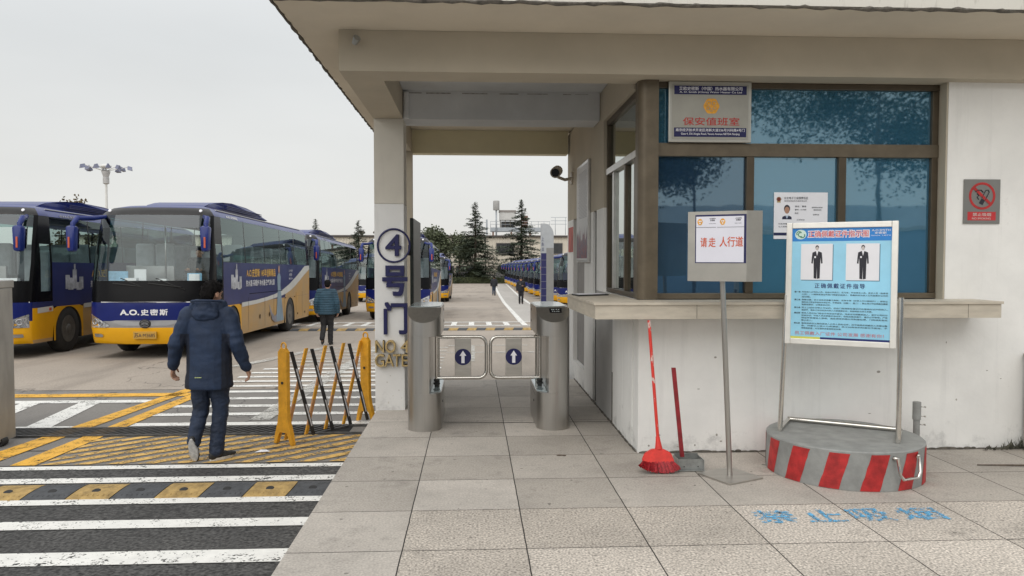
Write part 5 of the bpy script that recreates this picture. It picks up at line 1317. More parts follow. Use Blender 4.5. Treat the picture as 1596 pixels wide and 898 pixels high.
        # orange field under the stripe, clear of the wheel arches
        og = [(2.98, .93), (3.6, .945), (4.6, .985), (5.8, 1.045), (6.52, 1.09), (6.52, 1.001), (2.98, 1.001)]
        P('orange_field', sp([(6.52, 1.004), (7.78, 1.004), (9.78, 1.004), (9.78, 1.80), (9.0, 1.62), (8.4, 1.46), (7.8, 1.31), (7.2, 1.19), (6.6, 1.10)]), M_corgd)
        P('white_stripe', sp([(2.40, .92), (3.6, .945), (4.6, .985), (5.8, 1.045), (6.6, 1.10), (7.2, 1.19), (7.8, 1.31), (8.4, 1.46), (9.0, 1.62), (9.78, 1.80), (9.78, 1.918), (9.1, 1.90), (8.6, 1.76), (7.8, 1.55), (7.0, 1.36), (6.2, 1.22), (5.4, 1.13), (4.6, 1.08), (3.6, 1.04), (2.40, 1.02)], x2), M_cwht)
        F = Matrix(((0, 0, 0, 0), (1, 0, 0, 0), (0, 1, 0, 0), (0, 0, 0, 1))) if s > 0 else Matrix(((0, 0, 0, 0), (-1, 0, 0, 0), (0, 1, 0, 0), (0, 0, 0, 1)))
        def wr(body, y0, y1, z0, z1, m, nm, bold=.02):
            me = text(body, 1., 0.); xs = [v.co.x for v in me.vertices]; zz = [v.co.y for v in me.vertices]
            sx_ = (y1 - y0) / (max(xs) - min(xs)); sz_ = (z1 - z0) / (max(zz) - min(zz)); mb = MB()
            for c_, (da, db) in enumerate(((-1, -1), (1, 1)) if bold > .015 else ((0, 0),)):
                da, db = da * bold * sx_ * .6, db * bold * sz_ * .6
                vs = [mb.bm.verts.new((s * (HW + .009 + .0004 * c_), (y0 + da + (v.co.x - min(xs)) * sx_) if s > 0 else (y1 - da - (v.co.x - min(xs)) * sx_), z0 + db + (v.co.y - min(zz)) * sz_)) for v in me.vertices]
                for p in me.polygons:
                    try: mb.bm.faces.new([vs[i] for i in p.vertices])
                    except ValueError: pass
            return P(nm, mb, m)
        wr('A.O.史密斯 145年创新精品', 2.78, 5.45, 1.60, 1.80, M_cyel, 'slogan', .03)
        wr('热水器·采暖炉·净水器·空气净化器', 2.72, 5.35, 1.38, 1.53, M_cwl, 'slogan', .025)
        if full:
            wr('A.O.SMITH 史密斯', 6.95, 7.45, 1.72, 1.79, M_cwl, 'small_slogan', .01); wr('SINCE 1874', 6.98, 7.45, 1.50, 1.55, M_cwl, 'small_slogan', .01)
            wr('史密斯', 7.02, 7.38, 1.60, 1.68, M_cwl, 'small_slogan', .01)
            z_ = MB()
        me_ = None
        b_ = MB(); write(b_, 'A.O.史密斯', (1.55, 2.35, 0, 1), 0, bold=.03)
        for v in b_.bm.verts: 
            yy = v.co.x; yy = yy if s > 0 else 3.9 - yy
            v.co = Vector((s * (1.135 + (1 - v.co.z) * .022), yy, 2.895 + v.co.z * .06))
        P('roof_lettering', b_, M_cwl)
        # pictured water heaters
        b_ = MB()
        for k, (a, bb, z0, z1) in enumerate(((1.62, 1.80, 1.36, 1.66), (1.72, 1.95, 1.34, 1.60), (1.92, 2.10, 1.36, 1.78), (1.975, 2.045, 1.78, 1.90), (2.08, 2.30, 1.33, 1.50), (2.2, 2.38, 1.35, 1.62))):
            b_.face([(s * (HW + .004 + .0012 * k), y_, z_) for y_, z_ in ((a, z0), (bb, z0), (bb, z1), (a, z1))])
        P('product_picture', b_, mat('printed_appliances', (.42, .43, .46), .5, var=.35, scale=7) if 'printed_appliances' not in bpy.data.materials else bpy.data.materials['printed_appliances'])
        # pictured figure in a long pale blue dress with a trailing sash
        md = bpy.data.materials.get('printed_dress') or mat('printed_dress', (.20, .28, .35), .5, var=.3, scale=5, stretch=(1, 5, .4))
        b_ = MB(); b_.face([(s * (HW + .0095), y_, z_) for y_, z_ in ((5.64, 1.60), (5.74, 1.68), (5.92, 1.68), (6.02, 1.58), (5.98, 1.36), (6.10, 1.0), (6.24, .6), (6.32, .38), (5.52, .38), (5.58, .8), (5.68, 1.2))])
        fg = P('dress_picture', b_, md)
        b_ = MB(); b_.face([(s * (HW + .0084), y_, z_) for y_, z_ in ((5.66, .80), (5.58, .60), (5.35, .54), (5.05, .66), (4.80, .90), (4.88, .68), (5.1, .46), (5.4, .38), (5.66, .40))])
        P('sash_picture', b_, mat('printed_sash', (.24, .23, .26), .5, var=.3, scale=4) if 'printed_sash' not in bpy.data.materials else bpy.data.materials['printed_sash'])
        b_ = MB(); b_.face([(s * (HW + .0102), 5.83 + .085 * math.cos(a), 1.79 + .105 * math.sin(a)) for a in [2 * math.pi * k / 16 for k in range(16)]]); P('face_picture', b_, mat('printed_skin', (.46, .27, .20), .5, var=0) if 'printed_skin' not in bpy.data.materials else bpy.data.materials['printed_skin'])
        # panel seams and flap catches
        for y_ in (2.9, 4.35, 5.25, 6.45, 7.86, 8.7) if full else ():
            b_ = MB(); b_.face([(s * (HW + .0108), y_, .36), (s * (HW + .0108), y_ + .012, .36), (s * (HW + .0108), y_ + .012, 1.12), (s * (HW + .0108), y_, 1.12)]); P('panel_seam', b_, M_cblk)
        b_ = MB(); b_.face([(s * (HW + .0108), 2.98, 1.20), (s * (HW + .0108), 6.2, 1.20), (s * (HW + .0108), 6.2, 1.212), (s * (HW + .0108), 2.98, 1.212)]); P('panel_seam', b_, M_cblk)
        b_ = MB()
        for y_ in (3.9, 4.8): b_.face([(s * (HW + .0115), y_ + .045 * math.cos(a), .62 + .06 * math.sin(a)) for a in [2 * math.pi * k / 12 for k in range(12)]])
        P('flap_catch', b_, M_cblk)
        if full:
            b_ = MB(); 
            for y_ in (8.1, 9.1): b_.box(s * HW - .002 if s > 0 else s * HW - .004, s * HW + .004 if s > 0 else s * HW + .002, y_, y_ + .05, .44, .50)
            P('marker', b_, M_cblk)
            b_ = MB(); b_.box(*sorted((s * HW, s * (HW + .02))), .95, 1.02, .93, .99, bev=.004); P('side_lamp', b_, M_amber)
    return t
def finish(t, x, y, label, group, rz=0., pitch=None):
    pit = math.atan2(zr(y + WR) - zr(y + WF), WR - WF) if pitch is None else pitch
    t.location = (x, y, zr(y + WF) - pit * WF if pitch is None else zr(y) + .0)
    t.rotation_euler = (pit, 0, rz); t.scale = (.975, .963, 1); t['label'] = label; t['group'] = group; t['category'] = 'coach'
    return t
GL = 'coaches parked nose to tail on the left of the yard'
proto = coach(True)
B_ = proto
cA = copy_tree(proto); cC = copy_tree(proto); cE = copy_tree(proto); cD = copy_tree(proto); cF = copy_tree(proto)
finish(B_, -6.49, 15.28, 'blue and orange coach with plate ending 685 facing the gate behind the man in navy', GL)
finish(cA, -9.97, 15.19, 'blue and orange coach cut off by the left edge behind the grey gate frame', GL)
finish(cC, -6.47, 25.6, 'blue and orange coach directly behind the coach with the readable plate', GL)
finish(cE, -2.79, 27.85, 'blue and orange coach half hidden by the white numbered column', GL)
finish(cD, -6.75, 51.0, 'far coach whose orange bumper peeks out between two nearer coaches', GL)
finish(cF, -2.86, 50.5, 'last coach seen past the column close to the dark cedars', GL)
# plate characters, dashboard things, driver only where the photo shows them
P = lambda n_, mb, m, par: mb.build(n_, m, par, world=False)
pl = [k for k in kids(B_) if k.name.startswith('number_plate')][0]
mb = MB(); write(mb, '苏A·M3685', (-.205, .205, .425, .52), -.0295, bold=.012); P('plate_characters', mb, M_ink, pl)
M_card = mat('pale_blue_card', (.20, .42, .62), .5, var=.2, scale=12)
for par, spec in ((B_, ((-1.02, -.62, .66, 1.50, 1.74, M_card), (-.66, -.42, .60, 1.50, 1.60, M_paper), (-.55, -.30, .80, 1.50, 1.78, M_paper), (-.05, .12, .80, 1.50, 1.58, M_paper), (.62, .92, .62, 1.50, 1.70, M_card), (.66, .88, .605, 1.53, 1.68, M_paper))), (cA, ((.2, .75, .64, 1.50, 1.60, M_paper), (-.6, -.3, .7, 1.5, 1.66, M_card))), (cE, ((.2, .7, .64, 1.5, 1.75, M_card),))):
    for x0, x1, y_, z0, z1, m_ in spec:
        mb = MB(); mb.box(x0, x1, y_, y_ + .02 + .1 * (z1 < 1.62), z0 + .002, z1, bev=.004); P('dashboard_card', mb, m_, par)
M_amberlamp = M_amber
# the long row on the right: lighter copies, noses towards the lane
GR = 'coaches standing side by side in the long row on the right'
lite = coach(False)
ordn = ['nearest', 'second', 'third', 'fourth', 'fifth', 'sixth', 'seventh', 'eighth', 'ninth', 'tenth', 'eleventh', 'farthest', 'thirteenth', 'fourteenth', 'fifteenth', 'sixteenth', 'seventeenth', 'eighteenth', 'nineteenth', 'farthest']
ths = R(-35)
yrow = [41, 46.4, 51.6, 56.6, 62, 67.5, 73, 78.5, 84, 90, 96.5, 103]
for i in range(12):
    t = lite if i == 0 else copy_tree(lite)
    y = yrow[i]
    x = 5.42 - (y - 41) * .006
    finish(t, x, y, '%s coach from the gate in the long right hand row of blue coaches' % ordn[i], GR, rz=ths, pitch=0.)
    t.location.z = zr(y + 3)
    t.rotation_euler = (0, 0, ths)
# ------------------------------------------------------------------ people
def remesh(bm, vox, smooth=2, disp=None):
    """melt overlapping closed shapes into one continuous skin"""
    me = bpy.data.meshes.new('tmp'); bm.to_mesh(me); bm.free()
    o = bpy.data.objects.new('tmp', me); COL.objects.link(o)
    m = o.modifiers.new('r', 'REMESH'); m.mode = 'VOXEL'; m.voxel_size = vox; m.use_smooth_shade = True
    if smooth:
        s = o.modifiers.new('s', 'SMOOTH'); s.iterations = smooth; s.factor = .5
    dg = bpy.context.evaluated_depsgraph_get(); dg.update()
    r = bpy.data.meshes.new_from_object(o.evaluated_get(dg))
    bpy.data.objects.remove(o); bpy.data.meshes.remove(me)
    if disp:
        ns = [v.normal.copy() for v in r.vertices]
        for v, n_ in zip(r.vertices, ns): v.co += n_ * disp(v.co)
    for p in r.polygons: p.use_smooth = True
    return r
def cap(mb, p0, p1, r0, r1, n=14):
    p0, p1 = Vector(p0), Vector(p1)
    mb.tube([p0, p1], [r0, r1], n); mb.ball(p0, r0, u=n, v=8); mb.ball(p1, r1, u=n, v=8)
def chain(mb, pts, rs, n=14):
    for (a, b), (r0, r1) in zip(zip(pts, pts[1:]), zip(rs, rs[1:])): cap(mb, a, b, r0, r1, n)
def loft(mb, rings, n=22):
    """rings: (cx, cy, z, rx, ry)"""
    rr = [mb.ring([(cx + rx * math.cos(2 * math.pi * k / n), cy + ry * math.sin(2 * math.pi * k / n), z) for k in range(n)]) for cx, cy, z, rx, ry in rings]
    for a, b in zip(rr, rr[1:]):
        for k in range(n): mb.bm.faces.new((a[k], a[(k + 1) % n], b[(k + 1) % n], b[k]))
    mb.bm.faces.new(rr[0][::-1]); mb.bm.faces.new(rr[-1])
def hand(mb, w, d, side, s=1.):
    """palm and five curled fingers from the wrist w, pointing along d"""
    d = Vector(d).normalized(); fwd = Vector((0, 1, 0)); inn = Vector((-side, 0, 0))
    fwd = (fwd - d * fwd.dot(d)).normalized(); inn = (inn - d * inn.dot(d) - fwd * inn.dot(fwd)).normalized()
    w = Vector(w)
    for k, o_ in enumerate((-.026, -.009, .009, .026)):
        cap(mb, w + d * .012 + fwd * o_ * .6, w + d * .085 + fwd * o_, .017, .0135, 8)
        L_ = (.062, .075, .080, .068)[k]
        a = w + d * .088 + fwd * o_ * 1.05; b = a + (d * .85 + inn * .5).normalized() * L_ * .5; c = b + (d * .35 + inn * .95).normalized() * L_ * .55
        chain(mb, [a, b, c], [.0105, .0095, .008], 8)
    a = w + d * .03 + fwd * .030; b = a + (d * .6 + fwd * .6 + inn * .25).normalized() * .045; c = b + (d * .85 + inn * .4 + fwd * .1).normalized() * .032
    chain(mb, [a, b, c], [.015, .0115, .009], 8)
def person(label, loc, rz, J, look, vox=.008, scale=1.):
    """J: joints in metres for a figure facing +y"""
    t = thing('person', label, 'person', loc, (0, 0, rz), local=True); t.scale = (scale,) * 3
    V_ = Vector; L = look
    hx, hy, hz = J['head']; yaw = J.get('head_yaw', 0); HM = Matrix.Rotation(yaw, 4, 'Z') @ Matrix.Rotation(J.get('head_pitch', 0), 4, 'X')
    H = lambda p: V_((hx, hy, hz)) + HM @ V_(p)
    mb = MB()
    # head, jaw, nose, ears, neck
    mb.ball(H((0, 0, .02)), (.076, .094, .098), u=18, v=12, M=HM.to_3x3()); mb.ball(H((0, .022, -.05)), (.058, .070, .062), u=16, v=10, M=HM.to_3x3())
    cap(mb, H((0, .082, .005)), H((0, .104, -.028)), .010, .014, 8)
    for s in (-1, 1):
        mb.ball(H((s * .077, -.008, -.008)), (.012, .022, .032), u=10, v=8, M=HM.to_3x3()); mb.ball(H((s * .03, .082, .028)), (.022, .012, .009), u=8, v=6, M=HM.to_3x3())
    mb.ball(H((0, .086, -.062)), (.024, .012, .009), u=8, v=6, M=HM.to_3x3())
    ch = V_(J['chest']); pe = V_(J['pelvis']); nk = V_(J['neck'])
    cap(mb, nk + V_((0, 0, -.05)), H((0, -.012, -.06)), .058, .052)
    loft(mb, [(pe.x, pe.y, pe.z - .09, .12, .09), (pe.x, pe.y, pe.z, .15, .10), (pe.x, pe.y, pe.z + .12, .135, .095), (ch.x, ch.y, ch.z, .155, .105), (ch.x, ch.y, ch.z + .12, .15, .095), (nk.x, nk.y, nk.z, .06, .05)])
    for s in 'lr':
        chain(mb, [J['sh' + s], J['el' + s], J['wr' + s]], [.052, .040, .027])
        chain(mb, [J['hip' + s], J['kn' + s], J['an' + s]], [.078, .052, .036])
        d = V_(J['wr' + s]) - V_(J['el' + s]); hand(mb, J['wr' + s], d + V_((0, .1 * d.length, -.15 * d.length)), -1 if s == 'l' else 1)
        chain(mb, [J['an' + s], V_(J['an' + s]).lerp(V_(J['toe' + s]), .45)], [.034, .022])
    me = remesh(mb.bm, min(vox, .0065)); me.materials.append(M_skin); put('body', me, t)
    def part(name, mb, m, disp=None, v=None, sm=2):
        me = remesh(mb.bm, v or vox, sm, disp); me.materials.append(m); return put(name, me, t)
    eye = MB()
    for s in (-1, 1): eye.ball(H((s * .031, .086, .012)), (.011, .006, .005), u=8, v=6, M=HM.to_3x3())
    eye.build('eyes', M_ink, t, world=False)
    mo = MB(); mo.ball(H((0, .094, -.063)), (.020, .005, .004), u=8, v=6, M=HM.to_3x3()); mo.build('mouth', mat('lips', (.30, .12, .10), .5, var=0) if 'lips' not in bpy.data.materials else bpy.data.materials['lips'], t, world=False)
    # hair or cap
    h = MB(); h.ball(H((0, -.012, .045)), (.086, .100, .086), u=18, v=12, M=HM.to_3x3()); h.ball(H((0, -.055, .0)), (.076, .058, .078), u=16, v=10, M=HM.to_3x3())
    h.ball(H((0, .055, .082)), (.062, .045, .034), u=14, v=8, M=HM.to_3x3())
    ho = part('hair', h, M_hair, lambda p: .004 * mnoise.noise(p * 38) + .003 * mnoise.noise(p * 90), .006 if vox < .01 else vox, 1)
    if L.get('strands'):
        rnd = random.Random(6); hb = MB(); vs_ = ho.data.vertices
        for i in range(900):
            v = vs_[rnd.randrange(len(vs_))]; n_ = v.normal; d_ = (n_ * .55 + V_((rnd.gauss(0, .35), rnd.gauss(0, .35), -.35 + .6 * n_.z))).normalized(); p = v.co - n_ * .002
            sd_ = d_.cross(n_ + V_((.01, .02, .03))).normalized() * .0035
            hb.face([p - sd_, p + sd_, p + d_ * rnd.uniform(.010, .026)])
        hb.build('hair_strands', M_hair, t, world=False)
    if L.get('cap'):
        h = MB(); h.ball(H((0, 0, .095)), (.098, .105, .050), u=18, v=10, M=HM.to_3x3()); h.ball(H((0, .10, .062)), (.066, .045, .012), u=14, v=8, M=HM.to_3x3()); part('cap', h, L['cap'], None, vox, 1)
    # trousers
    m = MB(); loft(m, [(pe.x, pe.y, pe.z - .12, .155, .115), (pe.x, pe.y, pe.z, .178, .128), (pe.x, pe.y, pe.z + .14, .168, .118)])
    for s in 'lr':
        an = V_(J['an' + s]); kn = V_(J['kn' + s]); lw_ = an + (kn - an).normalized() * L.get('cuff', -.01)
        chain(m, [J['hip' + s], kn, lw_], [.106 * L.get('leg', 1), .077 * L.get('leg', 1), .066 * L.get('leg', 1)])
    def wr_(p): return .008 * mnoise.noise(V_((p.x * 9, p.y * 9, p.z * 16))) + .006 * mnoise.noise(V_((p.x * 22, p.y * 22, p.z * 40)))
    part('trousers', m, L['trousers'], wr_)
    # shoes
    for s in 'lr':
        an, to, up = V_(J['an' + s]), V_(J['toe' + s]), V_(J.get('up' + s, (0, 0, 1)))
        d = (to - an); d = d - up * d.dot(up); d.normalize(); sd = d.cross(up)
        heel = to - d * .235
        Mx = Matrix((sd, d, up)).transposed()
        sh = MB()
        for k, (f_, hh, ww) in enumerate(((.03, .050, .036), (.08, .048, .038), (.14, .036, .043), (.19, .028, .043), (.225, .020, .030))):
            sh.ball(heel + d * f_ + up * (.022 + hh * .55), (ww, .05, hh), u=12, v=8, M=Mx)
        part('shoe', sh, L['shoe'], None, max(.006, vox * .8), 2)
        so = MB(); pts = []
        for k in range(20):
            a = 2 * math.pi * k / 20; f_ = .118 + .128 * math.cos(a); w_ = (.043 if math.cos(a) > 0 else .036) * math.sin(a) * (1 if abs(math.cos(a)) < .9 else 1); pts.append((f_, w_))
        so.prism(pts, lambda p: heel + d * p[0] + sd * p[1] + up * .0, lambda p: heel + d * p[0] + sd * p[1] * 1.02 + up * .026)
        so.build('sole', L.get('sole', M_dark), t, world=False)
    # jacket
    j = MB(); hem = L.get('hem', .70); k_ = L.get('bulk', 1.)
    zs_ = [hem, hem + .03, (hem + ch.z) / 2 - .05, ch.z - .12, ch.z, ch.z + .12, nk.z - .035, nk.z + .03]
    wd = [.214, .222, .212, .208, .216, .205, .125, .085]; dp = [.150, .155, .150, .145, .142, .128, .095, .085]
    loft(j, [(pe.x + (ch.x - pe.x) * max(0, min(1, (z - pe.z) / (ch.z - pe.z))), pe.y + (ch.y - pe.y) * max(0, min(1, (z - pe.z) / (ch.z - pe.z))), z, a * k_, b * k_) for z, a, b in zip(zs_, wd, dp)])
    for s in 'lr':
        el, wr = V_(J['el' + s]), V_(J['wr' + s]); shp = V_(J['sh' + s])
        cuff = wr + (el - wr).normalized() * .012
        mid = (shp + el) / 2
        chain(j, [shp, mid, el, (el + cuff) / 2, cuff], [.088 * k_, .083 * k_, .072 * k_, .066 * k_, .055 * k_])
        cap(j, nk + V_((0, 0, -.03)), shp, .075, .080 * k_)
    if L.get('puffy'):
        def dj(p): return .012 * abs(math.sin(p.z * math.pi / .062)) - .006 + .006 * mnoise.noise(p * 14)
    else:
        def dj(p): return .014 * mnoise.noise(V_((p.x * 5 + p.z * 4, p.y * 5, p.z * 4))) + (.011 if abs(p.x) > .21 else .004) * mnoise.noise(V_((p.x * 9 - p.z * 4, p.y * 9, p.z * 20))) + .0012 * mnoise.noise(p * 40)
    jo = part('jacket', j, L['jacket'], dj)
    if L.get('panel'):
        jo.data.materials.append(L['panel'])
        for p in jo.data.polygons:
            c = p.center
            if .148 < abs(c.x) < .232 and c.z < 1.22 and abs(c.y) < .13: p.material_index = 1
    if L.get('hood'):
        g = MB()
        for a, rx in ((-1, .075), (-.5, .095), (0, .105), (.5, .095), (1, .075)):
            g.ball((nk.x + a * .105, nk.y - .075 + abs(a) * .075, nk.z + .005 - .015 * (1 - abs(a))), (.075, .075, .078 + .012 * (1 - abs(a))), u=14, v=10)
        g.ball((nk.x, nk.y - .10, nk.z - .05), (.13, .055, .075), u=16, v=10)
        part('hood', g, L['jacket'], lambda p: .009 * mnoise.noise(V_((p.x * 9, p.y * 12, p.z * 26))) + .005 * mnoise.noise(p * 32))
        g = MB(); g.tube([(nk.x + .145 * math.cos(a), nk.y - .03 + .125 * math.sin(a), nk.z + .058 - .02 * math.sin(a)) for a in [R(x) for x in range(195, 346, 15)]], .011, 8); g.build('hood_rim', L['jacket'], t, world=False)
    return t
def cloth(name, c, v=.25): return mat(name, c, .75, var=v, scale=5, bump=.15, bscale=90)
J0 = dict(head=(.02, .05, 1.585), head_yaw=R(-28), head_pitch=R(-6), neck=(0, .015, 1.455), chest=(0, .01, 1.24), pelvis=(0, 0, .92),
          shl=(-.175, .0, 1.385), ell=(-.285, -.05, 1.12), wrl=(-.345, .03, .895), shr=(.175, .0, 1.385), elr=(.275, -.05, 1.11), wrr=(.335, .05, .875),
          hipl=(-.085, 0, .88), knl=(-.10, .05, .48), anl=(-.135, -.045, .205), toel=(-.135, -.035, .004), upl=(0, .905, .425),
          hipr=(.085, 0, .88), knr=(.085, .05, .48), anr=(.055, .0, .09), toer=(.165, .135, 0))
J0['shr'] = (.178, .0, 1.38)
p1 = person('man seen from behind in navy hooded jacket and jeans walking over the yellow hatching', (-2.425, 7.05, zr(7.05) + .010), 0, J0,
            dict(strands=True, panel=cloth('navy_panel', (.005, .009, .022)), jacket=cloth('navy_shell', (.009, .022, .055)), trousers=cloth('dark_denim', (.010, .019, .042), .5), shoe=M_dark, sole=mat('pale_sole', (.50, .49, .47), .6, var=.2, scale=30), hood=True, hem=.695, bulk=1.0), vox=.0075, scale=.965)
mb = MB(); mb.box(-.075, -.066, -.168, -.1665, .812, .822); mb.box(-.062, -.015, -.168, -.1665, .814, .820); mb.build('jacket_mark', mat('lime_print', (.45, .52, .20), .5, var=0), p1, world=False)
JW = dict(J0); JW.update(head_yaw=0, head_pitch=0, ell=(-.265, -.03, 1.12), wrl=(-.27, .03, .87), elr=(.265, -.03, 1.12), wrr=(.275, .05, .87), anl=(-.10, -.14, .20), knl=(-.09, .04, .50), toel=(-.10, -.10, .03), upl=(0, -.8, .6), anr=(.075, .06, .09), knr=(.08, .08, .49), toer=(.09, .23, 0))
person('man in quilted teal jacket and black trousers walking away between the coaches', (-3.44, 17.94, zr(17.94) + .004), 0, JW,
       dict(jacket=cloth('teal_quilt', (.022, .060, .092)), trousers=cloth('black_cloth', (.012, .012, .014)), shoe=M_dark, puffy=True, hem=.80, bulk=1.06), vox=.011, scale=.895)
JG = dict(J0); JG.update(head=(0, .03, 1.585), head_yaw=0, head_pitch=0, ell=(-.25, -.02, 1.13), wrl=(-.13, .17, 1.16), elr=(.26, -.02, 1.12), wrr=(.27, .05, .87), anl=(-.09, .0, .09), knl=(-.09, .03, .49), toel=(-.10, .17, 0), upl=(0, 0, 1), anr=(.09, 0, .09), knr=(.09, .03, .49), toer=(.10, .17, 0))
g_ = person('guard in black uniform and cap standing on the marked walkway', (2.95, 47.0, zr(47) + .006), math.pi, JG,
       dict(jacket=cloth('black_uniform', (.010, .010, .016)), trousers=cloth('black_uniform_cloth', (.010, .010, .014)), shoe=M_dark, hem=.82, bulk=1.04, cap=cloth('cap_cloth', (.012, .012, .02))), vox=.016, scale=.96)
mb = MB(); mb.box(.04, .10, .15, .156, 1.26, 1.31); mb.box(-.02, .02, .155, .16, 1.10, 1.18); mb.build('badge', M_csil, g_, world=False)
JF = dict(JW)
person('man in dark jacket and jeans walking far off on the yard lane', (1.75, 64.7, zr(64.7) + .006), 0, JF,
       dict(jacket=cloth('charcoal_jacket', (.014, .016, .022)), trousers=cloth('faded_denim', (.03, .045, .075)), shoe=M_dark, hem=.82, bulk=1.02), vox=.02, scale=.97)
# driver behind the wheel of the coach with the readable plate
JD = dict(head=(0, .03, 1.52), neck=(0, .015, 1.39), chest=(0, .01, 1.18), pelvis=(0, -.02, .88), shl=(-.175, 0, 1.32), ell=(-.24, .12, 1.10), wrl=(-.15, .34, 1.12), shr=(.175, 0, 1.32), elr=(.24, .12, 1.10), wrr=(.15, .34, 1.12),
          hipl=(-.09, 0, .84), knl=(-.12, .40, .84), anl=(-.12, .44, .46), toel=(-.12, .60, .38), hipr=(.09, 0, .84), knr=(.12, .40, .84), anr=(.12, .44, .46), toer=(.12, .60, .38))
person('driver in grey jacket sitting behind the windscreen of the coach with the readable plate', (-6.49 + .56, 15.28 + 1.5, zr(17.) + .70), math.pi, JD,
       dict(jacket=cloth('grey_jacket', (.07, .07, .075)), trousers=cloth('grey_trousers', (.04, .04, .045)), shoe=M_dark, hem=.80), vox=.014, scale=.95)

# ------------------------------------------------------------------ trees
def cedar(label, x, y, h, rmax, seed, base=.08, dense=1., group='dark cedars before the far building'):
    rnd = random.Random(seed); z0 = zr(y)
    t = thing('cedar_tree', label, 'tree', (x, y, z0), group=group)
    mb = MB(); mb.tube([(x, y, z0 - .2), (x + .05, y, z0 + h * .5), (x, y, z0 + h * .985)], [h * .022, h * .013, .015], 8); mb.build('trunk', M_bark, t)
    mb = MB(); bm = mb.bm
    nb = int(175 * dense)
    for i in range(nb):
        u = (i + rnd.random()) / nb; u = u ** 1.15
        z = z0 + h * (base + (1 - base) * u)
        r = rmax * ((1 - u) ** 1.12 * .97 + .03) * rnd.uniform(.55, 1.12)
        if u < .12: r *= rnd.uniform(.5, 1)
        a = rnd.random() * 2 * math.pi; ca, sa = math.cos(a), math.sin(a)
        droop = rnd.uniform(-.02, .30) * (1 - u * .75) - (.35 if u > .9 else 0)
        nleaf = max(6, int(r * 30))
        for k in range(nleaf):
            f = (k + rnd.random()) / nleaf; f = .12 + .88 * f
            wv = (r * .22 * (1 - f * .6) + .05)
            px = x + ca * r * f + rnd.gauss(0, wv * .55); py = y + sa * r * f + rnd.gauss(0, wv * .55)
            pz = z - droop * r * f * f + rnd.gauss(0, .045 * h / 12) + .05 * math.sin(f * 9)
            l = rnd.uniform(.18, .42) * h / 12; b_ = rnd.uniform(0, 2 * math.pi); dx, dy = math.cos(b_) * l, math.sin(b_) * l; dz = rnd.uniform(-.16, .02) * h / 12
            wx, wy = -dy * .30, dx * .30
            bm.faces.new([bm.verts.new(q_) for q_ in ((px - wx, py - wy, pz), (px + wx, py + wy, pz + .01), (px + dx + wx * .2, py + dy + wy * .2, pz + dz), (px + dx - wx * .2, py + dy - wy * .2, pz + dz - .01))])
    mb.build('crown', M_leafd, t, norm=False)
    return t
cedar('tall dark cedar just left of the far passage view with a thin leaning tip', .25, 113, 12.0, 6.2, 11, dense=1.15)
cedar('tall dark cedar right of the roof plant with a long bare spire', 7.3, 116, 12.6, 6.6, 12, dense=1.05)
cedar('small cedar rising over the roof of the second coach', -24.2, 118, 9.7, 4.6, 14)
cedar('cedar standing beside the upper left of the white numbered column', -17.4, 116, 9.4, 5.0, 15, dense=1.2)
cedar('cedar hidden behind the white numbered column', -13, 120, 8.2, 4.6, 16)
def leafy(label, x, y, h, rc, seed, n=2600, leaf=.16, group=None, m=None, zc=.62, name='leafy_tree', lim=1., nl=16):
    rnd = random.Random(seed); z0 = zr(y) if y > -2 else -.1
    t = thing(name, label, 'tree', (x, y, z0), group=group)
    tr_ = MB(); tr_.tube([(x, y, z0 - .1), (x + .06, y, z0 + h * .3), (x - .05, y + .05, z0 + h * .55), (x, y, z0 + h * .9)], [h * .026 * lim, h * .02 * lim, h * .014 * lim, .02], 9)
    cl = []
    for i in range(nl):
        a = rnd.random() * 6.283; el = rnd.uniform(.35, 1.); zb = z0 + h * rnd.uniform(.32, .7); r = rc * rnd.uniform(.5, 1.)
        e_ = Vector((x + math.cos(a) * r, y + math.sin(a) * r, zb + h * .25 * el)); s_ = Vector((x, y, zb)); mid = s_.lerp(e_, .5) + Vector((0, 0, .1 * h * rnd.random()))
        if i < 6: tr_.tube([s_, mid, e_], [h * .009 * lim, h * .006 * lim, .012], 6); cl += [(e_, rnd.uniform(.25, .5) * rc), (mid, rnd.uniform(.2, .4) * rc)]
    cl.append((Vector((x, y, z0 + h * .9)), .4 * rc))
    tr_.build('trunk', M_bark, t)
    mb = MB(); bm = mb.bm
    for i in range(n):
        c, r = rnd.choice(cl); d = Vector((rnd.gauss(0, 1), rnd.gauss(0, 1), rnd.gauss(0, .7))).normalized() * r * rnd.random() ** .45; p = c + d
        a = Vector((rnd.gauss(0, 1), rnd.gauss(0, 1), rnd.gauss(0, .6))).normalized() * leaf * rnd.uniform(.6, 1.3); b_ = a.cross(Vector((rnd.gauss(0, 1), rnd.gauss(0, 1), rnd.gauss(0, 1)))).normalized() * leaf * .35
        bm.faces.new([bm.verts.new(p + v) for v in (-a * .5, b_, a * .5, -b_)])
    mb.build('crown', m or M_leaf, t, norm=False); return t
M_mid = mat('grey_green_foliage', (.085, .100, .055), .75, var=.45, scale=1.)
leafy('broad grey green tree behind the last coach left of the cedars', -6.0, 119, 8.2, 4.2, 91, n=5200, leaf=.42, m=M_mid)
leafy('broad low green tree touching the left cedar', -2.2, 118, 7.4, 3.6, 92, n=4600, leaf=.40, m=M_mid)
M_rust = mat('brownish_foliage', (.10, .075, .035), .8, var=.4, scale=2)
leafy('brown tinged bushy crown peeking over the roof of the leftmost coach', -46, 90, 10.6, 3.7, 41, n=2200, leaf=.4, m=M_rust)
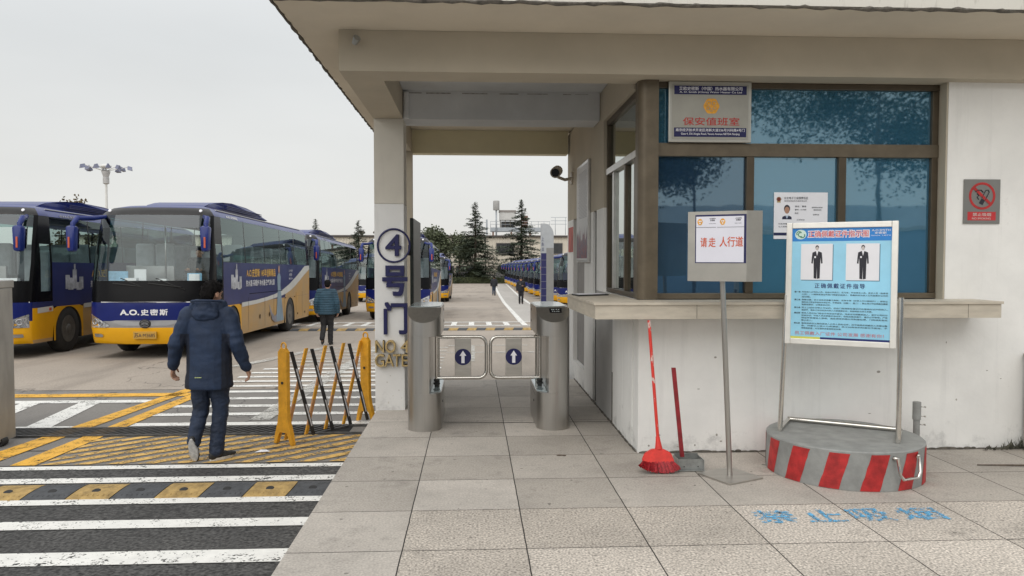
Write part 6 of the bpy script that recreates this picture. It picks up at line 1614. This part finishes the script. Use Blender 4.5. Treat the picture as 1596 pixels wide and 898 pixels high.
# street trees behind the photographer: seen mirrored in the tinted window
GS = 'street trees mirrored in the guard room window'
for i, (x, y, h) in enumerate(((3.0, -10, 9.5), (7.6, -13, 9), (-2.5, -12.5, 9), (12.5, -10, 10), (5.4, -17, 10), (0.2, -18, 10))):
    leafy('leafy street tree mirrored in the guard room window', x, y, h, 4.6, 60 + i, n=22000, leaf=.12, group=GS, lim=.32, nl=46)
t = thing('street_building', 'pale office block across the street mirrored in the guard room window', 'building', (4, -30, -.1))
mb = MB(); mb.box(-34, 44, -36, -30, -.1, 4.7); mb.build('wall', mat('pale_render', (.72, .74, .76), .8, var=.15, scale=.3), t)
for k in range(12):
    for z in (2.2,):
        mb = MB(); mb.box(-30 + k * 6, -27.4 + k * 6, -29.99, -29.95, z, z + 1.3); mb.build('window', M_black, t)
t = thing('street_wall', 'pale boundary wall across the street mirrored in the lower window panes', 'wall', (5, -24, -.1))
mb = MB(); mb.box(-30, 40, -24.3, -24, -.1, 3.1); mb.build('panel', mat('pale_blue_wall', (.30, .42, .55), .8, var=.1, scale=.4), t)
mb = MB(); mb.box(-30.1, 40.1, -24.36, -23.94, 3.102, 3.3); mb.build('coping', M_cwht, t)

# ------------------------------------------------------------------ far side of the yard
zf = -1.9
M_clad = mat('cream_cladding', (.60, .555, .475), .7, var=.06, scale=.6)
t = thing('factory_hall', 'long cream corrugated hall with dark roof edge behind the cedars', 'building', (0, 132, zf))
mb = MB(); bm = mb.bm
xs_ = []; x = -70.0
while x < 90: xs_ += [(x, 0), (x + .30, 0), (x + .36, .10), (x + .50, .10)]; x += .56
a = [bm.verts.new((x, 132 - d, zf)) for x, d in xs_]; b = [bm.verts.new((x, 132 - d, 5.55)) for x, d in xs_]
for i in range(len(xs_) - 1): bm.faces.new((a[i], a[i + 1], b[i + 1], b[i]))
bm.faces.new([bm.verts.new(p) for p in ((90, 132.3, zf), (90, 150, zf), (90, 150, 5.5), (90, 132.3, 5.5))]); mb.build('wall', M_clad, t, norm=False)
mb = MB(); mb.box(-70.3, 90.3, 131.5, 131.85, 5.45, 5.75); mb.build('roof_edge', mat('dark_gutter', (.06, .05, .045), .7, var=.2), t)
mb = MB(); mb.prism([(131.86, 5.74), (150, 6.4), (150, 5.5), (131.86, 5.5)], lambda p: (-70, p[0], p[1]), lambda p: (90, p[0], p[1])); mb.build('roof', mat('grey_roof', (.28, .26, .24), .8, var=.1, scale=.5), t)
M_wdk = mat('dark_window', (.030, .032, .035), .2, var=.2, scale=2)
def hwin(x0, x1, z0, z1):
    mb = MB(); mb.box(x0 - .1, x1 + .1, 131.78, 131.86, z0 - .1, z1 + .1); f = mb.build('window', mat('window_surround', (.30, .27, .24), .7, var=0) if 'window_surround' not in bpy.data.materials else bpy.data.materials['window_surround'], t)
    mb = MB(); mb.box(x0, x1, 131.74, 131.775, z0, z1); mb.build('pane', M_wdk, f, world=False)
    l = Vector(t['_o'])
    for v in bpy.data.objects[[o.name for o in f.children][0]].data.vertices: v.co -= l
for x0 in (4.0, 12.5, 21): hwin(x0, x0 + 3.0, 2.6, 4.4)
for x0, x1 in ((-34, -26), (-14, -3.4), (-3, 1.3), (4.2, 8.2), (14, 22)): hwin(x0, x1, -1.5, .45)
mb = MB(); mb.tube([(2.05, 131.7, zf), (2.05, 131.7, 5.4)], .09, 8); mb.build('downpipe', M_dark, t)
for x in (-28.5, -19.5, -17.0, 19.5):
    mb = MB(); mb.lathe([(.25, 0), (.25, .35), (.55, .4), (.6, .62), (.3, .9), (0, .92)], 12, c=(x, 134, 5.75)); mb.build('roof_vent', M_stain, t)
# roof plant
t = thing('roof_plant', 'grey rooftop platform with railings and cooling tower box above the hall', 'roof plant', (8.5, 134, 5.8))
M_plant = mat('plant_grey', (.34, .37, .40), .6, var=.1, scale=1.5)
mb = MB(); mb.box(3.0, 13.4, 133, 136, 6.5, 7.2); mb.build('platform', M_plant, t)
mb = MB(); mb.box(2.2, 2.5, 133.2, 133.5, 5.8, 8.6); mb.build('mast', M_plant, t)
for x in (3.3, 6.5, 9.8, 13.0):
    mb = MB(); mb.box(x, x + .3, 133.2, 133.5, 5.7, 6.498); mb.build('support', mat('plant_brick', (.20, .12, .09), .8, var=.1) if 'plant_brick' not in bpy.data.materials else bpy.data.materials['plant_brick'], t)
mb = MB(); mb.box(4.6, 7.4, 133.2, 135.6, 8.5, 9.9, bev=.06); mb.build('cooling_box', mat('cooling_box', (.50, .50, .49), .6, var=.08, scale=2), t)
mb = MB(); mb.box(4.5, 7.5, 133.1, 135.7, 9.9, 10.25, bev=.04); mb.build('cooling_cap', mat('cooling_cap', (.24, .22, .21), .6, var=.1), t)
for x in (4.65, 5.5, 6.4, 7.2):
    mb = MB(); mb.box(x, x + .16, 133.25, 133.4, 7.2, 8.498); mb.build('cooling_leg', M_stain, t)
mb = MB(); mb.box(4.9, 7.2, 133.8, 135, 7.2, 8.3); mb.build('fan_unit', M_wdk, t)
mb = MB(); mb.box(8.6, 9.6, 133.5, 135, 7.2, 9.3, bev=.05); mb.build('duct', mat('rusty_duct', (.14, .075, .055), .7, var=.2), t)
rl = MB()
for z in (7.75, 8.25): rl.tube([(3.0, 133.05, z), (13.4, 133.05, z)], .035, 5); 
rl.build('railing', M_plant, t)
for x in (3.0, 4.1, 10.2, 11.4, 12.4, 13.4):
    mb = MB(); mb.tube([(x, 133.05, 7.2), (x, 133.05, 8.3)], .04, 5); mb.build('railing_post', M_plant, t)
mb = MB()
for x in (14.4, 16.2): mb.tube([(x, 133.05, 5.9), (x, 133.05, 9.0)], .05, 5)
for z in (7.8, 8.4, 9.0): mb.tube([(13.6, 133.05, z), (16.4, 133.05, z)], .04, 5)
mb.build('ladder_cage', M_plant, t)
t = thing('water_tank', 'small grey cylinder tank on a thin pole above the roof platform', 'tank', (4.0, 134, 5.8))
mb = MB(); mb.tube([(4.0, 132.9, 5.8), (4.0, 132.9, 10.2)], .14, 8); mb.build('pole', M_plant, t)
mb = MB(); mb.lathe([(.52, 10.2), (.56, 10.3), (.56, 11.7), (.5, 11.85), (0, 11.9)], 16, c=(4.0, 132.9, 0)); mb.build('tank', mat('tank_grey', (.33, .33, .32), .6, var=.1), t)
t = thing('roof_shed', 'low rooftop shed with small vent near the right end of the hall', 'shed', (22, 134, 5.8))
mb = MB(); mb.prism([(18.2, 5.75), (25, 5.75), (25, 6.6), (21, 6.5)], lambda p: (p[0], 133, p[1]), lambda p: (p[0], 135, p[1])); mb.build('body', mat('shed_roof', (.20, .15, .13), .8, var=.1), t)
mb = MB(); mb.box(21, 22.4, 133.2, 134.4, 6.58, 8.2, bev=.05); mb.build('vent', M_stain, t)
# hedge, low fence wall, round bushes
def leafmass(mb, n, samp, leaf, rnd):
    bm = mb.bm
    for i in range(n):
        p = Vector(samp()); a = Vector((rnd.gauss(0, 1), rnd.gauss(0, 1), rnd.gauss(0, 1))).normalized() * leaf * rnd.uniform(.6, 1.3); b_ = a.orthogonal().normalized() * leaf * .4
        bm.faces.new([bm.verts.new(p + v) for v in (-a * .5, b_, a * .5, -b_)])
rnd = random.Random(77)
mb = MB(); mb.box(-14, 11, 110.6, 111.6, zf, zf + .85, bev=.1); leafmass(mb, 5200, lambda: (rnd.uniform(-14, 11), 110.55 + (rnd.random() < .45) * rnd.random() * 1.0, zf + (rnd.uniform(0, .9))), .20, rnd)
tag(mb.build('clipped_hedge', M_hedge, norm=False), 'long clipped green hedge along the far end of the yard', 'hedge')
for lab, x, r in (('rounded light green bush behind the hedge left of the walking man', .4, 1.35), ('smaller rounded bush behind the hedge near the last coach', -4.0, 1.1)):
    mb = MB(); leafmass(mb, 1500, lambda: tuple(Vector((x, 113.2, zf + .9)) + Vector((rnd.gauss(0, 1), rnd.gauss(0, 1), rnd.gauss(0, 1))).normalized() * r * rnd.uniform(.8, 1.03)), .22, rnd); mb.ball((x, 113.2, zf + .9), (r * .85,) * 3, u=14, v=9)
    tag(mb.build('round_bush', M_hedge, norm=False), lab, 'bush')
t = thing('low_wall', 'low grey wall with short posts behind the hedge', 'wall', (-2, 114.5, zf))
mb = MB(); mb.box(-16, 11, 114.6, 114.8, zf + .95, zf + 1.25); mb.build('rail', M_cwht, t)
for x in (-12, -7, -1.9, 3.4, 8):
    mb = MB(); mb.box(x, x + .7, 114.4, 114.9, zf, zf + 1.6); mb.build('post', M_csil, t)

# ------------------------------------------------------------------ totem sign, mast lamp
t = thing('totem_sign', 'tall blue and grey totem sign with curved top behind the right turnstile', 'totem sign', (3.5, 36, zr(36)))
z0 = zr(36); H_ = 4.15
out_ = [(3.20, 0), (3.80, 0), (3.80, H_ - .55)] + [(3.36 + .44 * math.cos(a), H_ - .55 + .55 * math.sin(a)) for a in [R(x) for x in (15, 30, 45, 60, 75, 90)]] + [(3.20, H_)]
mb = MB(); mb.prism([(a, b) for a, b in out_], lambda p: (p[0] * 1 + (0), 35.8, z0 + p[1]), lambda p: (p[0], 36.1, z0 + p[1])); mb.build('back_panel', mat('totem_grey', (.36, .38, .40), .4, metal=.3, var=.06), t)
mb = MB(); mb.box(3.20, 3.45, 35.79, 35.7985, z0 + .02, z0 + 2.75); mb.build('blue_panel', M_blue, t)
mb = MB()
for i in range(7): mb.box(3.20, 3.45, 35.783, 35.789, z0 + .38 + i * .34, z0 + .39 + i * .34)
mb.build('seam', M_csil, t)
mb = MB(); mb.box(3.45, 3.80, 35.785, 35.7985, z0 + .02, z0 + 3.0); mb.build('grey_panel', mat('totem_dark', (.20, .20, .195), .5, var=.06), t)
mb = MB()
for i, c in enumerate('上车点'): write(mb, c, (3.22, 3.34, z0 + 3.32 - i * .24, z0 + 3.50 - i * .24), 35.797, bold=.02)
mb.build('blue_lettering', M_blue, t)
t = thing('mast_lamp', 'tall white mast with a ring of dark floodlights over the coaches', 'mast lamp', (-37.6, 80, -1.7))
mx_, my_ = -37.6, 80.
M_flood = mat('floodlight_grey', (.14, .15, .22), .4, var=.3, scale=2)
M_mast = mat('mast_white', (.62, .62, .60), .4, var=.05)
mb = MB(); mb.tube([(mx_, my_, -1.75), (mx_, my_, 9.5)], [.16, .11], 12); mb.build('mast', M_mast, t)
mb = MB(); mb.lathe([(.12, 9.3), (.30, 9.4), (.30, 10.0), (.26, 10.05), (.42, 10.6), (.42, 10.65), (0, 10.65)], 14, c=(mx_, my_, 0)); mb.build('basket', mat('basket_grey', (.42, .42, .42), .4, var=.1), t)
mb = MB(); mb.ball((mx_, my_, 11.15), (.55, .55, .25)); mb.build('dome', M_mast, t)
for k in range(10):
    a = 2 * math.pi * (k + .35) / 10; r = 2.25 if k % 2 == 0 else 1.7; ex, ey, ez = mx_ + r * math.cos(a), my_ + r * math.sin(a), 11.05
    mb = MB(); mb.tube([(mx_, my_, 10.65), (ex, ey, ez + .12)], .035, 6); mb.build('arm', M_mast, t)
    mb = MB(); mb.prism([(-.26, -.20), (.26, -.20), (.05, .20), (-.05, .20)], lambda p: (ex + p[0] * math.sin(a) * -1 - .2 * math.cos(a), ey + p[0] * math.cos(a) - .2 * math.sin(a), ez + p[1]), lambda p: (ex + p[0] * math.sin(a) * -1 + .2 * math.cos(a), ey + p[0] * math.cos(a) + .2 * math.sin(a), ez + p[1] - .1)); mb.build('floodlight', M_flood, t)
for o in bpy.data.objects:
    for k_ in ('_o', '_plate'):
        if k_ in o: del o[k_]
